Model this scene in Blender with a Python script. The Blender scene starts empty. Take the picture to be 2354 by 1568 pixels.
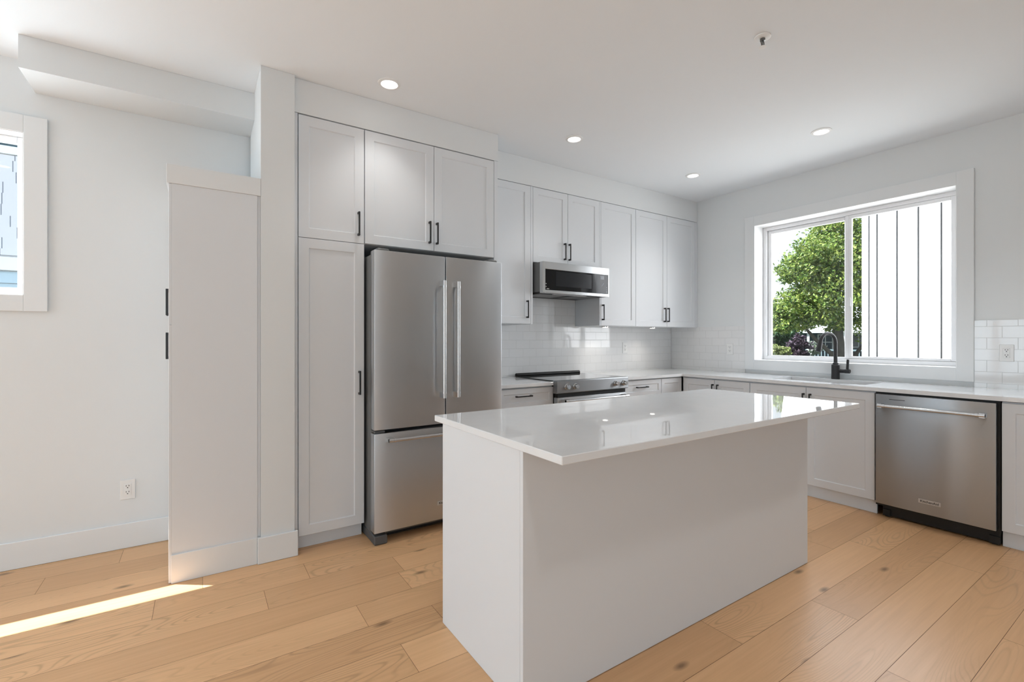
import bpy, bmesh, math, random
from mathutils import Vector, Matrix, Euler

random.seed(7)
sc = bpy.context.scene
COL = sc.collection
PI = math.pi

# ------------------------------------------------------------------ camera
CAM_H, YAW, FPX = 1.2634, 0.5875, 1085.97
cd = bpy.data.cameras.new('camera')
cam = bpy.data.objects.new('camera', cd)
COL.objects.link(cam)
cam.location = (0, 0, CAM_H)
cam.rotation_euler = (PI / 2, 0, -YAW)
cd.sensor_fit = 'HORIZONTAL'
cd.sensor_width = 36.0
cd.lens = 36.0 * FPX / 2354.0
cd.shift_x = -(1181.07 - 1177.0) / 2354.0
cd.shift_y = (778.62 - 784.0) / 2354.0
cd.clip_start = 0.05
cd.clip_end = 400
sc.camera = cam

# ------------------------------------------------------------------ view, sky, sun, daylight, fill light
vs = sc.view_settings
vs.view_transform = 'Standard'
vs.look = 'None'
vs.gamma = 1.0
vs.use_curve_mapping = False
vs.exposure = 0.21
sc.display_settings.display_device = 'sRGB'

w = bpy.data.worlds.new('sky')
sc.world = w
w.use_nodes = True
nt = w.node_tree
nt.nodes.clear()
out = nt.nodes.new('ShaderNodeOutputWorld')
bg = nt.nodes.new('ShaderNodeBackground')
tc = nt.nodes.new('ShaderNodeTexCoord')
sep = nt.nodes.new('ShaderNodeSeparateXYZ')
cr = nt.nodes.new('ShaderNodeValToRGB')
cr.color_ramp.elements[0].position = 0.0
cr.color_ramp.elements[0].color = (0.86, 0.95, 1.0, 1)
cr.color_ramp.elements[1].position = 0.75
cr.color_ramp.elements[1].color = (0.55, 0.75, 1.0, 1)
nt.links.new(tc.outputs['Generated'], sep.inputs[0])
nt.links.new(sep.outputs['Z'], cr.inputs[0])
nt.links.new(cr.outputs[0], bg.inputs['Color'])
bg.inputs['Strength'].default_value = 1.25
nt.links.new(bg.outputs[0], out.inputs[0])


def link_light(name, ld, loc, rot):
    o = bpy.data.objects.new(name, ld)
    COL.objects.link(o)
    o.location = loc
    o.rotation_euler = rot
    return o


SUN_DIR = Vector((0.6077, -0.449, -1.0)).normalized()       # the way the sunlight travels
sd = bpy.data.lights.new('sun', 'SUN')
sd.energy = 19.0
sd.angle = 0.006
sd.color = (1.0, 0.98, 0.96)
so = link_light('sun', sd, (-6, 5, 9), (0, 0, 0))
so.rotation_euler = SUN_DIR.to_track_quat('-Z', 'Y').to_euler()


def area_light(name, loc, rot, sx, sy, power, col=(1, 0.985, 0.96)):
    ld = bpy.data.lights.new(name, 'AREA')
    ld.shape = 'RECTANGLE'
    ld.size, ld.size_y = sx, sy
    ld.energy = power
    ld.color = col
    return link_light(name, ld, loc, rot)


# fill light added at openings made up beside and behind the camera
area_light('fill_light_left', (-4.35, 2.55, 1.45), (PI / 2, 0, -PI / 2), 1.8, 2.3, 43, (0.72, 0.88, 1.0))
area_light('fill_light_behind', (-1.7, -4.85, 1.5), (PI / 2, 0, 0), 4.0, 2.1, 39, (0.74, 0.89, 1.0))
# daylight entering by the two windows in view
area_light('daylight_hall_window', (-1.53, 4.02, 1.95), (PI / 2, 0, PI), 1.4, 0.85, 31, (0.78, 0.91, 1.0))
area_light('daylight_sink_window', (5.02, 1.858, 1.73), (PI / 2 - 0.25, 0, PI / 2), 1.45, 1.25, 24, (0.95, 0.965, 1))

# ------------------------------------------------------------------ materials
MATS = {}


def nodes_of(name):
    m = bpy.data.materials.new(name)
    m.use_nodes = True
    t = m.node_tree
    b = t.nodes['Principled BSDF']
    MATS[name] = m
    return m, t, b


def mat(name, col, rough=0.5, metal=0.0, spec=0.5, bump=0.0, bscale=200.0, var=0.0, coat=0.0, aniso=0.0):
    m, t, b = nodes_of(name)
    b.inputs['Base Color'].default_value = (*col, 1)
    b.inputs['Roughness'].default_value = rough
    b.inputs['Metallic'].default_value = metal
    b.inputs['Specular IOR Level'].default_value = spec
    b.inputs['Coat Weight'].default_value = coat
    if aniso:
        b.inputs['Anisotropic'].default_value = aniso
    if bump or var:
        c = t.nodes.new('ShaderNodeTexCoord')
        n = t.nodes.new('ShaderNodeTexNoise')
        n.inputs['Scale'].default_value = bscale
        n.inputs['Detail'].default_value = 3
        t.links.new(c.outputs['Object'], n.inputs['Vector'])
        if bump:
            bp = t.nodes.new('ShaderNodeBump')
            bp.inputs['Strength'].default_value = bump
            bp.inputs['Distance'].default_value = 0.002
            t.links.new(n.outputs['Fac'], bp.inputs['Height'])
            t.links.new(bp.outputs[0], b.inputs['Normal'])
        if var:
            r = t.nodes.new('ShaderNodeValToRGB')
            r.color_ramp.elements[0].position = 0.3
            r.color_ramp.elements[1].position = 0.7
            r.color_ramp.elements[0].color = (*[x * (1 - var) for x in col], 1)
            r.color_ramp.elements[1].color = (*[min(1, x * (1 + var)) for x in col], 1)
            t.links.new(n.outputs['Fac'], r.inputs[0])
            t.links.new(r.outputs[0], b.inputs['Base Color'])
    return m


mat('wall_paint', (0.78, 0.80, 0.805), 0.75, spec=0.25, bump=0.06, bscale=260)
mat('ceiling_paint', (0.875, 0.905, 0.93), 0.9, spec=0.1, bump=0.05, bscale=180)
mat('trim_paint', (0.805, 0.82, 0.825), 0.42, spec=0.4, bump=0.02, bscale=120)
mat('cabinet_paint', (0.772, 0.79, 0.812), 0.5, spec=0.3, bump=0.015, bscale=150)
mat('cabinet_inside', (0.30, 0.30, 0.30), 0.7)
mat('black_metal', (0.012, 0.012, 0.013), 0.42, spec=0.5)
mat('faucet_black', (0.022, 0.022, 0.024), 0.5, spec=0.5)
mat('black_plastic', (0.012, 0.012, 0.012), 0.5, spec=0.4)
mat('gasket', (0.02, 0.02, 0.02), 0.8)
mat('grey_plastic', (0.085, 0.088, 0.092), 0.5)
mat('case_grey', (0.17, 0.172, 0.17), 0.4, metal=0.4)
mat('black_glass', (0.005, 0.005, 0.006), 0.05, spec=0.3)
mat('panel_glass', (0.020, 0.022, 0.027), 0.10, spec=0.3)
mat('window_mesh_glass', (0.016, 0.017, 0.019), 0.16, spec=0.25)
mat('display', (0.16, 0.18, 0.21), 0.2)
mat('white_mark', (0.75, 0.75, 0.75), 0.5)
mat('quartz', (0.83, 0.84, 0.85), 0.022, spec=0.5, var=0.015, bscale=14)
mat('chrome', (0.72, 0.72, 0.72), 0.14, metal=1.0)
mat('vinyl', (0.86, 0.86, 0.87), 0.35, spec=0.4)
mat('jamb_paint', (0.88, 0.88, 0.88), 0.4, spec=0.4)
mat('outlet_plastic', (0.84, 0.84, 0.83), 0.35, spec=0.45)
mat('outlet_slot', (0.03, 0.03, 0.03), 0.6)
mat('badge_plate', (0.62, 0.62, 0.61), 0.35, metal=0.5)
mat('badge_ink', (0.03, 0.03, 0.032), 0.5)
mat('sink_steel', (0.42, 0.42, 0.42), 0.33, metal=1.0)
mat('filter_steel', (0.2, 0.2, 0.2), 0.4, metal=0.8)
mat('sprinkler_metal', (0.22, 0.22, 0.22), 0.35, metal=1.0)
mat('light_trim', (0.86, 0.86, 0.85), 0.5)


def steel(name, col, rough, vertical_axis):
    m, t, b = nodes_of(name)
    c = t.nodes.new('ShaderNodeTexCoord')
    mp = t.nodes.new('ShaderNodeMapping')
    sc3 = [420.0, 420.0, 420.0]
    sc3[vertical_axis] = 2.0
    mp.inputs['Scale'].default_value = sc3
    n = t.nodes.new('ShaderNodeTexNoise')
    n.inputs['Scale'].default_value = 1.0
    n.inputs['Detail'].default_value = 2
    t.links.new(c.outputs['Object'], mp.inputs[0])
    t.links.new(mp.outputs[0], n.inputs['Vector'])
    r = t.nodes.new('ShaderNodeMapRange')
    r.inputs['To Min'].default_value = rough - 0.03
    r.inputs['To Max'].default_value = rough + 0.03
    t.links.new(n.outputs['Fac'], r.inputs['Value'])
    t.links.new(r.outputs[0], b.inputs['Roughness'])
    bp = t.nodes.new('ShaderNodeBump')
    bp.inputs['Strength'].default_value = 0.006
    bp.inputs['Distance'].default_value = 0.0005
    t.links.new(n.outputs['Fac'], bp.inputs['Height'])
    t.links.new(bp.outputs[0], b.inputs['Normal'])
    b.inputs['Base Color'].default_value = (*col, 1)
    b.inputs['Metallic'].default_value = 1.0
    b.inputs['Anisotropic'].default_value = 0.9
    b.inputs['Anisotropic Rotation'].default_value = 0.25      # horizontal brushing blurs reflections up and down
    tg_ = t.nodes.new('ShaderNodeTangent')
    tg_.direction_type = 'RADIAL'
    tg_.axis = 'Z'
    t.links.new(tg_.outputs[0], b.inputs['Tangent'])
    return m


steel('steel', (0.57, 0.59, 0.61), 0.36, 2)
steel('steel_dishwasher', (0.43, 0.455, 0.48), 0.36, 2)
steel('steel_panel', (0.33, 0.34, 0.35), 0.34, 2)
steel('steel_bright', (0.62, 0.63, 0.64), 0.26, 2)


def emit(name, col, s):
    m = bpy.data.materials.new(name)
    m.use_nodes = True
    t = m.node_tree
    t.nodes.clear()
    o = t.nodes.new('ShaderNodeOutputMaterial')
    e = t.nodes.new('ShaderNodeEmission')
    e.inputs[0].default_value = (*col, 1)
    e.inputs[1].default_value = s
    t.links.new(e.outputs[0], o.inputs[0])
    MATS[name] = m
    return m


emit('lamp_diffuser', (1, 0.98, 0.94), 5.0)
emit('puck_diffuser', (1, 0.95, 0.87), 4.0)


def glass(name):
    m = bpy.data.materials.new(name)
    m.use_nodes = True
    t = m.node_tree
    t.nodes.clear()
    o = t.nodes.new('ShaderNodeOutputMaterial')
    mx = t.nodes.new('ShaderNodeMixShader')
    tr = t.nodes.new('ShaderNodeBsdfTransparent')
    tr.inputs[0].default_value = (0.975, 0.98, 0.98, 1)
    gl = t.nodes.new('ShaderNodeBsdfGlossy')
    gl.inputs['Roughness'].default_value = 0.02
    lw = t.nodes.new('ShaderNodeLayerWeight')
    pw = t.nodes.new('ShaderNodeMath')
    pw.operation = 'POWER'
    pw.inputs[1].default_value = 4.0
    t.links.new(lw.outputs['Facing'], pw.inputs[0])
    sc_ = t.nodes.new('ShaderNodeMath')
    sc_.operation = 'MULTIPLY_ADD'
    sc_.inputs[1].default_value = 0.5
    sc_.inputs[2].default_value = 0.03
    t.links.new(pw.outputs[0], sc_.inputs[0])
    t.links.new(sc_.outputs[0], mx.inputs[0])
    t.links.new(tr.outputs[0], mx.inputs[1])
    t.links.new(gl.outputs[0], mx.inputs[2])
    t.links.new(mx.outputs[0], o.inputs[0])
    MATS[name] = m
    return m


glass('window_glass')


def tile_mat(name, axis, off):
    """glossy white subway tile; axis = 'x' when the wall runs along X, 'y' along Y"""
    m, t, b = nodes_of(name)
    c = t.nodes.new('ShaderNodeTexCoord')
    s = t.nodes.new('ShaderNodeSeparateXYZ')
    k = t.nodes.new('ShaderNodeCombineXYZ')
    t.links.new(c.outputs['Object'], s.inputs[0])
    t.links.new(s.outputs['X' if axis == 'x' else 'Y'], k.inputs['X'])
    t.links.new(s.outputs['Z'], k.inputs['Y'])
    mp = t.nodes.new('ShaderNodeMapping')
    mp.inputs['Location'].default_value = off
    t.links.new(k.outputs[0], mp.inputs[0])
    br = t.nodes.new('ShaderNodeTexBrick')
    br.offset = 0.5
    br.inputs['Scale'].default_value = 1.0
    br.inputs['Mortar Size'].default_value = 0.0014
    br.inputs['Mortar Smooth'].default_value = 0.25
    br.inputs['Brick Width'].default_value = 0.1545
    br.inputs['Row Height'].default_value = 0.0805
    br.inputs['Bias'].default_value = 0.0
    br.inputs['Color1'].default_value = (0.82, 0.82, 0.82, 1)
    br.inputs['Color2'].default_value = (0.84, 0.84, 0.84, 1)
    br.inputs['Mortar'].default_value = (0.66, 0.66, 0.65, 1)
    t.links.new(mp.outputs[0], br.inputs['Vector'])
    t.links.new(br.outputs['Color'], b.inputs['Base Color'])
    bp = t.nodes.new('ShaderNodeBump')
    bp.inputs['Strength'].default_value = 0.6
    bp.inputs['Distance'].default_value = 0.0015
    inv = t.nodes.new('ShaderNodeMath')
    inv.operation = 'SUBTRACT'
    inv.inputs[0].default_value = 1.0
    t.links.new(br.outputs['Fac'], inv.inputs[1])
    nz = t.nodes.new('ShaderNodeTexNoise')
    nz.inputs['Scale'].default_value = 9.0
    t.links.new(mp.outputs[0], nz.inputs['Vector'])
    ad = t.nodes.new('ShaderNodeMath')
    ad.operation = 'MULTIPLY_ADD'
    ad.inputs[1].default_value = 0.10
    t.links.new(nz.outputs['Fac'], ad.inputs[0])
    t.links.new(inv.outputs[0], ad.inputs[2])
    t.links.new(ad.outputs[0], bp.inputs['Height'])
    t.links.new(bp.outputs[0], b.inputs['Normal'])
    rr = t.nodes.new('ShaderNodeMapRange')
    rr.inputs['To Min'].default_value = 0.05
    rr.inputs['To Max'].default_value = 0.6
    t.links.new(br.outputs['Fac'], rr.inputs['Value'])
    t.links.new(rr.outputs[0], b.inputs['Roughness'])
    return m


def oak():
    m, t, b = nodes_of('oak_planks')
    N, L = t.nodes.new, t.links.new

    def math_(op, a, bb=None, c=None):
        n = N('ShaderNodeMath')
        n.operation = op
        for i, v in enumerate((a, bb, c)):
            if v is None:
                continue
            if isinstance(v, (int, float)):
                n.inputs[i].default_value = v
            else:
                L(v, n.inputs[i])
        return n.outputs[0]

    uv = N('ShaderNodeUVMap')
    uv.uv_map = 'plank'
    tone = N('ShaderNodeAttribute')
    tone.attribute_name = 'tone'

    def noise(scale, detail=2.0, rough=0.5, dist=0.0):
        mp = N('ShaderNodeMapping')
        mp.inputs['Scale'].default_value = scale
        L(uv.outputs[0], mp.inputs[0])
        n = N('ShaderNodeTexNoise')
        n.inputs['Scale'].default_value = 1.0
        n.inputs['Detail'].default_value = detail
        n.inputs['Roughness'].default_value = rough
        n.inputs['Distortion'].default_value = dist
        L(mp.outputs[0], n.inputs['Vector'])
        return n.outputs['Fac']

    streak = noise((2.2, 60, 1), 4, 0.6)
    broad = noise((1.1, 9, 1), 2, 0.5)
    field = noise((0.9, 5.0, 1), 1.2, 0.4, 0.15)
    rings = math_('SINE', math_('MULTIPLY', field, 230.0))
    rings = math_('POWER', math_('MULTIPLY_ADD', rings, 0.5, 0.5), 5.0)
    mask = noise((0.55, 2.2, 1), 1, 0.5)
    mr = N('ShaderNodeMapRange')
    mr.inputs['From Min'].default_value = 0.48
    mr.inputs['From Max'].default_value = 0.66
    L(mask, mr.inputs['Value'])
    rings = math_('MULTIPLY', rings, mr.outputs[0])
    # knots
    mp = N('ShaderNodeMapping')
    mp.inputs['Scale'].default_value = (1.5, 3.6, 1)
    L(uv.outputs[0], mp.inputs[0])
    vo = N('ShaderNodeTexVoronoi')
    vo.voronoi_dimensions = '2D'
    vo.inputs['Scale'].default_value = 1.0
    L(mp.outputs[0], vo.inputs['Vector'])
    kn = N('ShaderNodeMapRange')
    kn.inputs['From Min'].default_value = 0.015
    kn.inputs['From Max'].default_value = 0.075
    kn.inputs['To Min'].default_value = 1.0
    kn.inputs['To Max'].default_value = 0.0
    L(vo.outputs['Distance'], kn.inputs['Value'])
    sepc = N('ShaderNodeSeparateColor')
    L(vo.outputs['Color'], sepc.inputs[0])
    few = math_('GREATER_THAN', sepc.outputs[0], 0.62)
    knot = math_('MULTIPLY', kn.outputs[0], few)
    # base tone
    ramp = N('ShaderNodeValToRGB')
    ramp.color_ramp.elements[0].position = 0.0
    ramp.color_ramp.elements[0].color = (0.54, 0.305, 0.15, 1)
    ramp.color_ramp.elements[1].position = 1.0
    ramp.color_ramp.elements[1].color = (0.80, 0.49, 0.26, 1)
    f = math_('MULTIPLY_ADD', streak, 0.72, math_('MULTIPLY', broad, 0.35))
    f = math_('ADD', f, math_('MULTIPLY_ADD', tone.outputs['Fac'], 0.66, -0.36))
    L(f, ramp.inputs[0])

    def mixc(fac, a, bcol):
        x = N('ShaderNodeMix')
        x.data_type = 'RGBA'
        L(fac, x.inputs[0])
        L(a, x.inputs[6])
        x.inputs[7].default_value = bcol
        return x.outputs[2]

    col = mixc(math_('MULTIPLY', rings, 0.36), ramp.outputs[0], (0.27, 0.155, 0.075, 1))
    col = mixc(math_('MULTIPLY', knot, 0.75), col, (0.12, 0.065, 0.03, 1))
    L(col, b.inputs['Base Color'])
    b.inputs['Roughness'].default_value = 0.34
    b.inputs['Specular IOR Level'].default_value = 0.4
    bp = N('ShaderNodeBump')
    bp.inputs['Strength'].default_value = 0.12
    bp.inputs['Distance'].default_value = 0.001
    L(math_('SUBTRACT', streak, rings), bp.inputs['Height'])
    L(bp.outputs[0], b.inputs['Normal'])


oak()
mat('floor_gap', (0.10, 0.06, 0.035), 0.9)

# ------------------------------------------------------------------ mesh helpers


class MB:
    """collects shapes and links them as ONE mesh object"""

    def __init__(self):
        self.bm = bmesh.new()
        self.f = None

    def _v(self, co):
        return self.bm.verts.new(co)

    def box(self, x0, x1, y0, y1, z0, z1, bev=0.0, seg=1):
        x0, x1 = sorted((x0, x1))
        y0, y1 = sorted((y0, y1))
        z0, z1 = sorted((z0, z1))
        vs_ = [self._v((x, y, z)) for x in (x0, x1) for y in (y0, y1) for z in (z0, z1)]
        idx = [(0, 1, 3, 2), (4, 6, 7, 5), (0, 4, 5, 1), (2, 3, 7, 6), (0, 2, 6, 4), (1, 5, 7, 3)]
        fs = [self.bm.faces.new([vs_[i] for i in q]) for q in idx]
        if bev > 0:
            es = list({e for f_ in fs for e in f_.edges})
            bmesh.ops.bevel(self.bm, geom=es, offset=bev, segments=seg, affect='EDGES', profile=0.5)
        return self

    def poly(self, pts):
        self.bm.faces.new([self._v(p) for p in pts])
        return self

    def prism(self, pts, d):
        """extrude polygon pts (3-D) by vector d"""
        a = [self._v(p) for p in pts]
        b = [self._v(Vector(p) + Vector(d)) for p in pts]
        n = len(pts)
        self.bm.faces.new(a)
        self.bm.faces.new(b[::-1])
        for i in range(n):
            self.bm.faces.new([a[i], a[(i + 1) % n], b[(i + 1) % n], b[i]])
        return self

    def rings(self, loops, cap=True):
        """skin a list of equal-length closed loops"""
        L_ = [[self._v(p) for p in lp] for lp in loops]
        n = len(L_[0])
        for a, b in zip(L_[:-1], L_[1:]):
            for i in range(n):
                self.bm.faces.new([a[i], a[(i + 1) % n], b[(i + 1) % n], b[i]])
        if cap:
            self.bm.faces.new(L_[0][::-1])
            self.bm.faces.new(L_[-1])
        return self

    def tube(self, path, r, seg=12, cap=True):
        path = [Vector(p) for p in path]
        rr = r if isinstance(r, (list, tuple)) else [r] * len(path)
        loops = []
        up = None
        for i, p in enumerate(path):
            if i == 0:
                d = path[1] - p
            elif i == len(path) - 1:
                d = p - path[i - 1]
            else:
                d = (path[i + 1] - p).normalized() + (p - path[i - 1]).normalized()
            d.normalize()
            if up is None:
                up = Vector((0, 0, 1)) if abs(d.z) < 0.9 else Vector((1, 0, 0))
            u = d.cross(up).normalized()
            v = u.cross(d).normalized()
            up = v
            loops.append([p + (u * math.cos(a) + v * math.sin(a)) * rr[i]
                          for a in [2 * PI * k / seg for k in range(seg)]])
        return self.rings(loops, cap)

    def cyl(self, p0, p1, r, seg=20, r1=None):
        return self.tube([p0, p1], [r, r if r1 is None else r1], seg)

    def lathe(self, prof, c, axis='z', seg=28, cap=True):
        """prof: (radius, height) pairs about c"""
        loops = []
        for r, h in prof:
            lp = []
            for k in range(seg):
                a = 2 * PI * k / seg
                p = (r * math.cos(a), r * math.sin(a), h)
                if axis == 'y':
                    p = (p[0], h, p[1])
                elif axis == 'x':
                    p = (h, p[0], p[1])
                lp.append(Vector(p) + Vector(c))
            loops.append(lp)
        return self.rings(loops, cap)

    def slab(self, s0, s1, z0, z1, t, face, fr=0.057, dep=0.007, flat=False):
        """cabinet front. face(s, d, z) -> world, d = distance in front of the cabinet box"""
        ch = 0.0015

        def rect(a, d):
            return [face(s0 + a, d, z0 + a), face(s1 - a, d, z0 + a), face(s1 - a, d, z1 - a), face(s0 + a, d, z1 - a)]
        lp = [rect(0, 0.0), rect(0, t - ch), rect(ch, t)]
        if not flat:
            lp += [rect(fr, t), rect(fr + 0.0045, t - dep)]
        self.rings(lp)
        return self

    def build(self, name, m, parent=None, origin=None, smooth=35):
        bm = self.bm
        bmesh.ops.recalc_face_normals(bm, faces=bm.faces[:])
        me = bpy.data.meshes.new(name)
        o3 = Vector(origin) if origin is not None else Vector((0, 0, 0))
        if origin is not None:
            for v in bm.verts:
                v.co -= o3
        bm.to_mesh(me)
        bm.free()
        if smooth:
            me.polygons.foreach_set('use_smooth', [True] * len(me.polygons))
            me.set_sharp_from_angle(angle=math.radians(smooth))
        o = bpy.data.objects.new(name, me)
        me.materials.append(MATS[m] if isinstance(m, str) else m)
        COL.objects.link(o)
        if parent is not None:
            o.parent = parent
        elif origin is not None:
            o.location = o3
        return o


def tag(o, label, cat, group=None, kind=None):
    o['label'] = label
    o['category'] = cat
    if group:
        o['group'] = group
    if kind:
        o['kind'] = kind
    return o


class Thing:
    def __init__(self, name, label, cat, loc, group=None, kind=None):
        self.loc = Vector(loc)
        e = bpy.data.objects.new(name, None)
        e.empty_display_size = 0.05
        COL.objects.link(e)
        e.location = loc
        tag(e, label, cat, group, kind)
        self.o = e

    def part(self, name, mb, m, parent=None, smooth=35, label=None):
        o = mb.build(name, m, parent or self.o, self.loc, smooth)
        if label:
            o['label'] = label
        return o


def copy_tree(o, parent=None):
    c = o.copy()
    COL.objects.link(c)
    if parent is not None:
        c.parent = parent
    for ch in list(o.children):
        copy_tree(ch, c)
    return c


def struct(name, mb, m, label, cat, smooth=35, origin=None):
    return tag(mb.build(name, m, None, origin, smooth), label, cat, kind='structure')


# ------------------------------------------------------------------ room shell
XL, XR = -4.0, 4.672          # left and right wall
YN = -4.5                     # wall behind the camera
YK, YH = 3.640, 3.676         # back wall in the kitchen, in the hall
ZC = 2.802                    # ceiling

# floor: oak planks along X
W0, PW = 0.515, 0.1955
known = {10: [0.27, 0.93], 11: [-0.177, 0.487], 8: [0.619], 6: [0.693], 3: [1.87], 2: [2.46], 1: [3.505],
         0: [2.178], -1: [2.82], 14: [-0.676], 15: [-0.376]}
tones = {(3, 0): 0.55, (3, 1): 0.12}
vs_, fs_, uvs, tn, mi = [], [], [], [], []
rng = random.Random(11)
n0 = int(math.floor((YN - W0) / PW))
for n in range(n0, 17):
    y0, y1 = max(YN, W0 + n * PW), min(YH, W0 + (n + 1) * PW)
    if y1 <= y0:
        continue
    js = sorted(known.get(n, []))
    if not js:
        js = [rng.uniform(-1.5, 1.0)]
    while js[0] > XL + 2.2:
        js.insert(0, js[0] - rng.uniform(1.3, 2.1))
    while js[-1] < XR - 2.2:
        js.append(js[-1] + rng.uniform(1.3, 2.1))
    xs = [XL] + [j for j in js if XL + 0.1 < j < XR - 0.1] + [XR]
    for i in range(len(xs) - 1):
        g = 0.0007
        a, b_ = xs[i] + g, xs[i + 1] - g
        k = len(vs_)
        vs_ += [(a, y0 + g, 0), (b_, y0 + g, 0), (b_, y1 - g, 0), (a, y1 - g, 0)]
        fs_.append((k, k + 1, k + 2, k + 3))
        ou, ov = rng.uniform(0, 60), rng.uniform(0, 60)
        uvs += [(a + ou, ov), (b_ + ou, ov), (b_ + ou, ov + y1 - y0), (a + ou, ov + y1 - y0)]
        tn.append(rng.uniform(0.15, 1.0))
        mi.append(0)
k = len(vs_)
vs_ += [(XL, YN, -0.003), (XR, YN, -0.003), (XR, YH, -0.003), (XL, YH, -0.003),
        (XL, YN, -0.2), (XR, YN, -0.2), (XR, YH, -0.2), (XL, YH, -0.2)]
for q in ((0, 1, 2, 3), (7, 6, 5, 4), (0, 4, 5, 1), (1, 5, 6, 2), (2, 6, 7, 3), (3, 7, 4, 0)):
    fs_.append(tuple(k + i for i in q))
    uvs += [(0, 0)] * 4
    tn.append(0.5)
    mi.append(1)
me = bpy.data.meshes.new('floor')
me.from_pydata(vs_, [], fs_)
ul = me.uv_layers.new(name='plank')
ul.data.foreach_set('uv', [c for p in uvs for c in p])
at = me.attributes.new('tone', 'FLOAT', 'FACE')
at.data.foreach_set('value', tn)
me.materials.append(MATS['oak_planks'])
me.materials.append(MATS['floor_gap'])
me.polygons.foreach_set('material_index', mi)
me.update()
fl = bpy.data.objects.new('floor', me)
COL.objects.link(fl)
tag(fl, 'light oak plank floor running through the kitchen and hall', 'floor', kind='structure')

struct('ceiling', MB().box(XL - 0.2, XR + 0.2, YN - 0.2, YH + 0.3, ZC, ZC + 0.15), 'ceiling_paint',
       'flat white painted ceiling over the whole room', 'ceiling')


def wall_x(name, y0, y1, x0, x1, holes, label):
    """wall along X between y0 and y1 with rectangular holes (xa, xb, za, zb)"""
    m = MB()
    holes = sorted(holes)
    x = x0
    for xa, xb, za, zb in holes:
        m.box(x, xa, y0, y1, 0, ZC)
        m.box(xa, xb, y0, y1, 0, za) if za > 0 else None
        m.box(xa, xb, y0, y1, zb, ZC)
        x = xb
    m.box(x, x1, y0, y1, 0, ZC)
    return struct(name, m, 'wall_paint', label, 'wall')


def wall_y(name, x0, x1, y0, y1, holes, label):
    m = MB()
    y = y0
    for ya, yb, za, zb in sorted(holes):
        m.box(x0, x1, y, ya, 0, ZC)
        m.box(x0, x1, ya, yb, 0, za) if za > 0 else None
        m.box(x0, x1, ya, yb, zb, ZC)
        y = yb
    m.box(x0, x1, y, y1, 0, ZC)
    return struct(name, m, 'wall_paint', label, 'wall')


# right wall, sink window opening
WY0, WY1, WZ0, WZ1 = 1.0934, 2.6239, 1.0468, 2.4023
wall_y('wall_right', XR, XR + 0.22, YN, YH + 0.27, [(WY0, WY1, WZ0, WZ1)], 'white right wall with the sliding window over the sink')
# hall wall, left window opening
HX0, HX1, HZ0, HZ1 = -2.25, -0.8058, 1.505, 2.400
wall_x('wall_hall', YH, YH + 0.27, XL - 0.2, 0.40, [(HX0, HX1, HZ0, HZ1)], 'white far wall of the hall at left with the window cut by the picture edge')
wall_x('wall_back', YK, YH + 0.27, 0.402, XR - 0.001, [], 'white kitchen wall behind the cooking range and cabinets')
# column wall between hall and pantry
struct('wall_column', MB().box(0.2885, 0.401, 3.000, YK - 0.001, 0, ZC - 0.001).box(0.401, 0.4635, 3.0, YK - 0.001, 0, ZC - 0.001),
       'wall_paint', 'narrow white wall end between hall cabinet and pantry cabinet', 'wall')
wall_y('wall_left', XL - 0.2, XL, YN, YH, [(1.6, 3.5, 0.15, 2.55)], 'white left wall of the living area outside the picture')
wall_x('wall_behind', YN - 0.2, YN, XL - 0.2, XR + 0.22, [(-3.7, 0.3, 0.35, 2.5)], 'white wall behind the camera')

# hall soffit (dropped beam of ceiling)
struct('ceiling_soffit', MB().box(-0.76, 0.288, 3.3674, YH - 0.001, 2.634, ZC - 0.001), 'wall_paint',
       'white dropped soffit along the hall ceiling at upper left', 'soffit')
# bulkheads over the cabinets
struct('trim_1', MB().box(0.4655, 1.875, 3.030, YK - 0.001, 2.601, ZC - 0.001), 'trim_paint',
       'white bulkhead between the pantry and fridge cabinets and the ceiling', 'bulkhead')
struct('trim_2', MB().box(1.876, XR - 0.001, 3.2845, YK - 0.001, 2.573, ZC - 0.001), 'trim_paint',
       'white bulkhead between the upper wall cabinets and the ceiling', 'bulkhead')
# baseboards
struct('baseboard_hall', MB().box(XL + 0.001, -0.141, YH - 0.013, YH - 0.0005, 0.001, 0.149, 0.002), 'trim_paint',
       'white baseboard along the hall wall under the left window', 'baseboard')
struct('baseboard_column', MB().box(0.272, 0.4795, 2.984, 2.9995, 0.001, 0.147, 0.002)
       .box(0.272, 0.288, 2.9995, 3.0035, 0.001, 0.147), 'trim_paint',
       'short white baseboard at the foot of the narrow wall left of the pantry', 'baseboard')

# ------------------------------------------------------------------ windows


def casing_y(x, y0, y1, z0, z1, wd, t=0.016):
    m = MB()
    m.box(x - t, x - 0.0005, y0 - wd, y0, z0 - wd, z1 + wd, 0.0015)
    m.box(x - t, x - 0.0005, y1, y1 + wd, z0 - wd, z1 + wd, 0.0015)
    m.box(x - t, x - 0.0005, y0, y1, z1, z1 + wd, 0.0015)
    m.box(x - t, x - 0.0005, y0, y1, z0 - wd, z0, 0.0015)
    return m


def frame_y(m, x0, x1, y0, y1, z0, z1, wd, zb=None):
    zb = zb or wd
    m.box(x0, x1, y0, y0 + wd, z0, z1, 0.003)
    m.box(x0, x1, y1 - wd, y1, z0, z1, 0.003)
    m.box(x0, x1, y0 + wd, y1 - wd, z0, z0 + zb, 0.003)
    m.box(x0, x1, y0 + wd, y1 - wd, z1 - wd, z1, 0.003)


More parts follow.
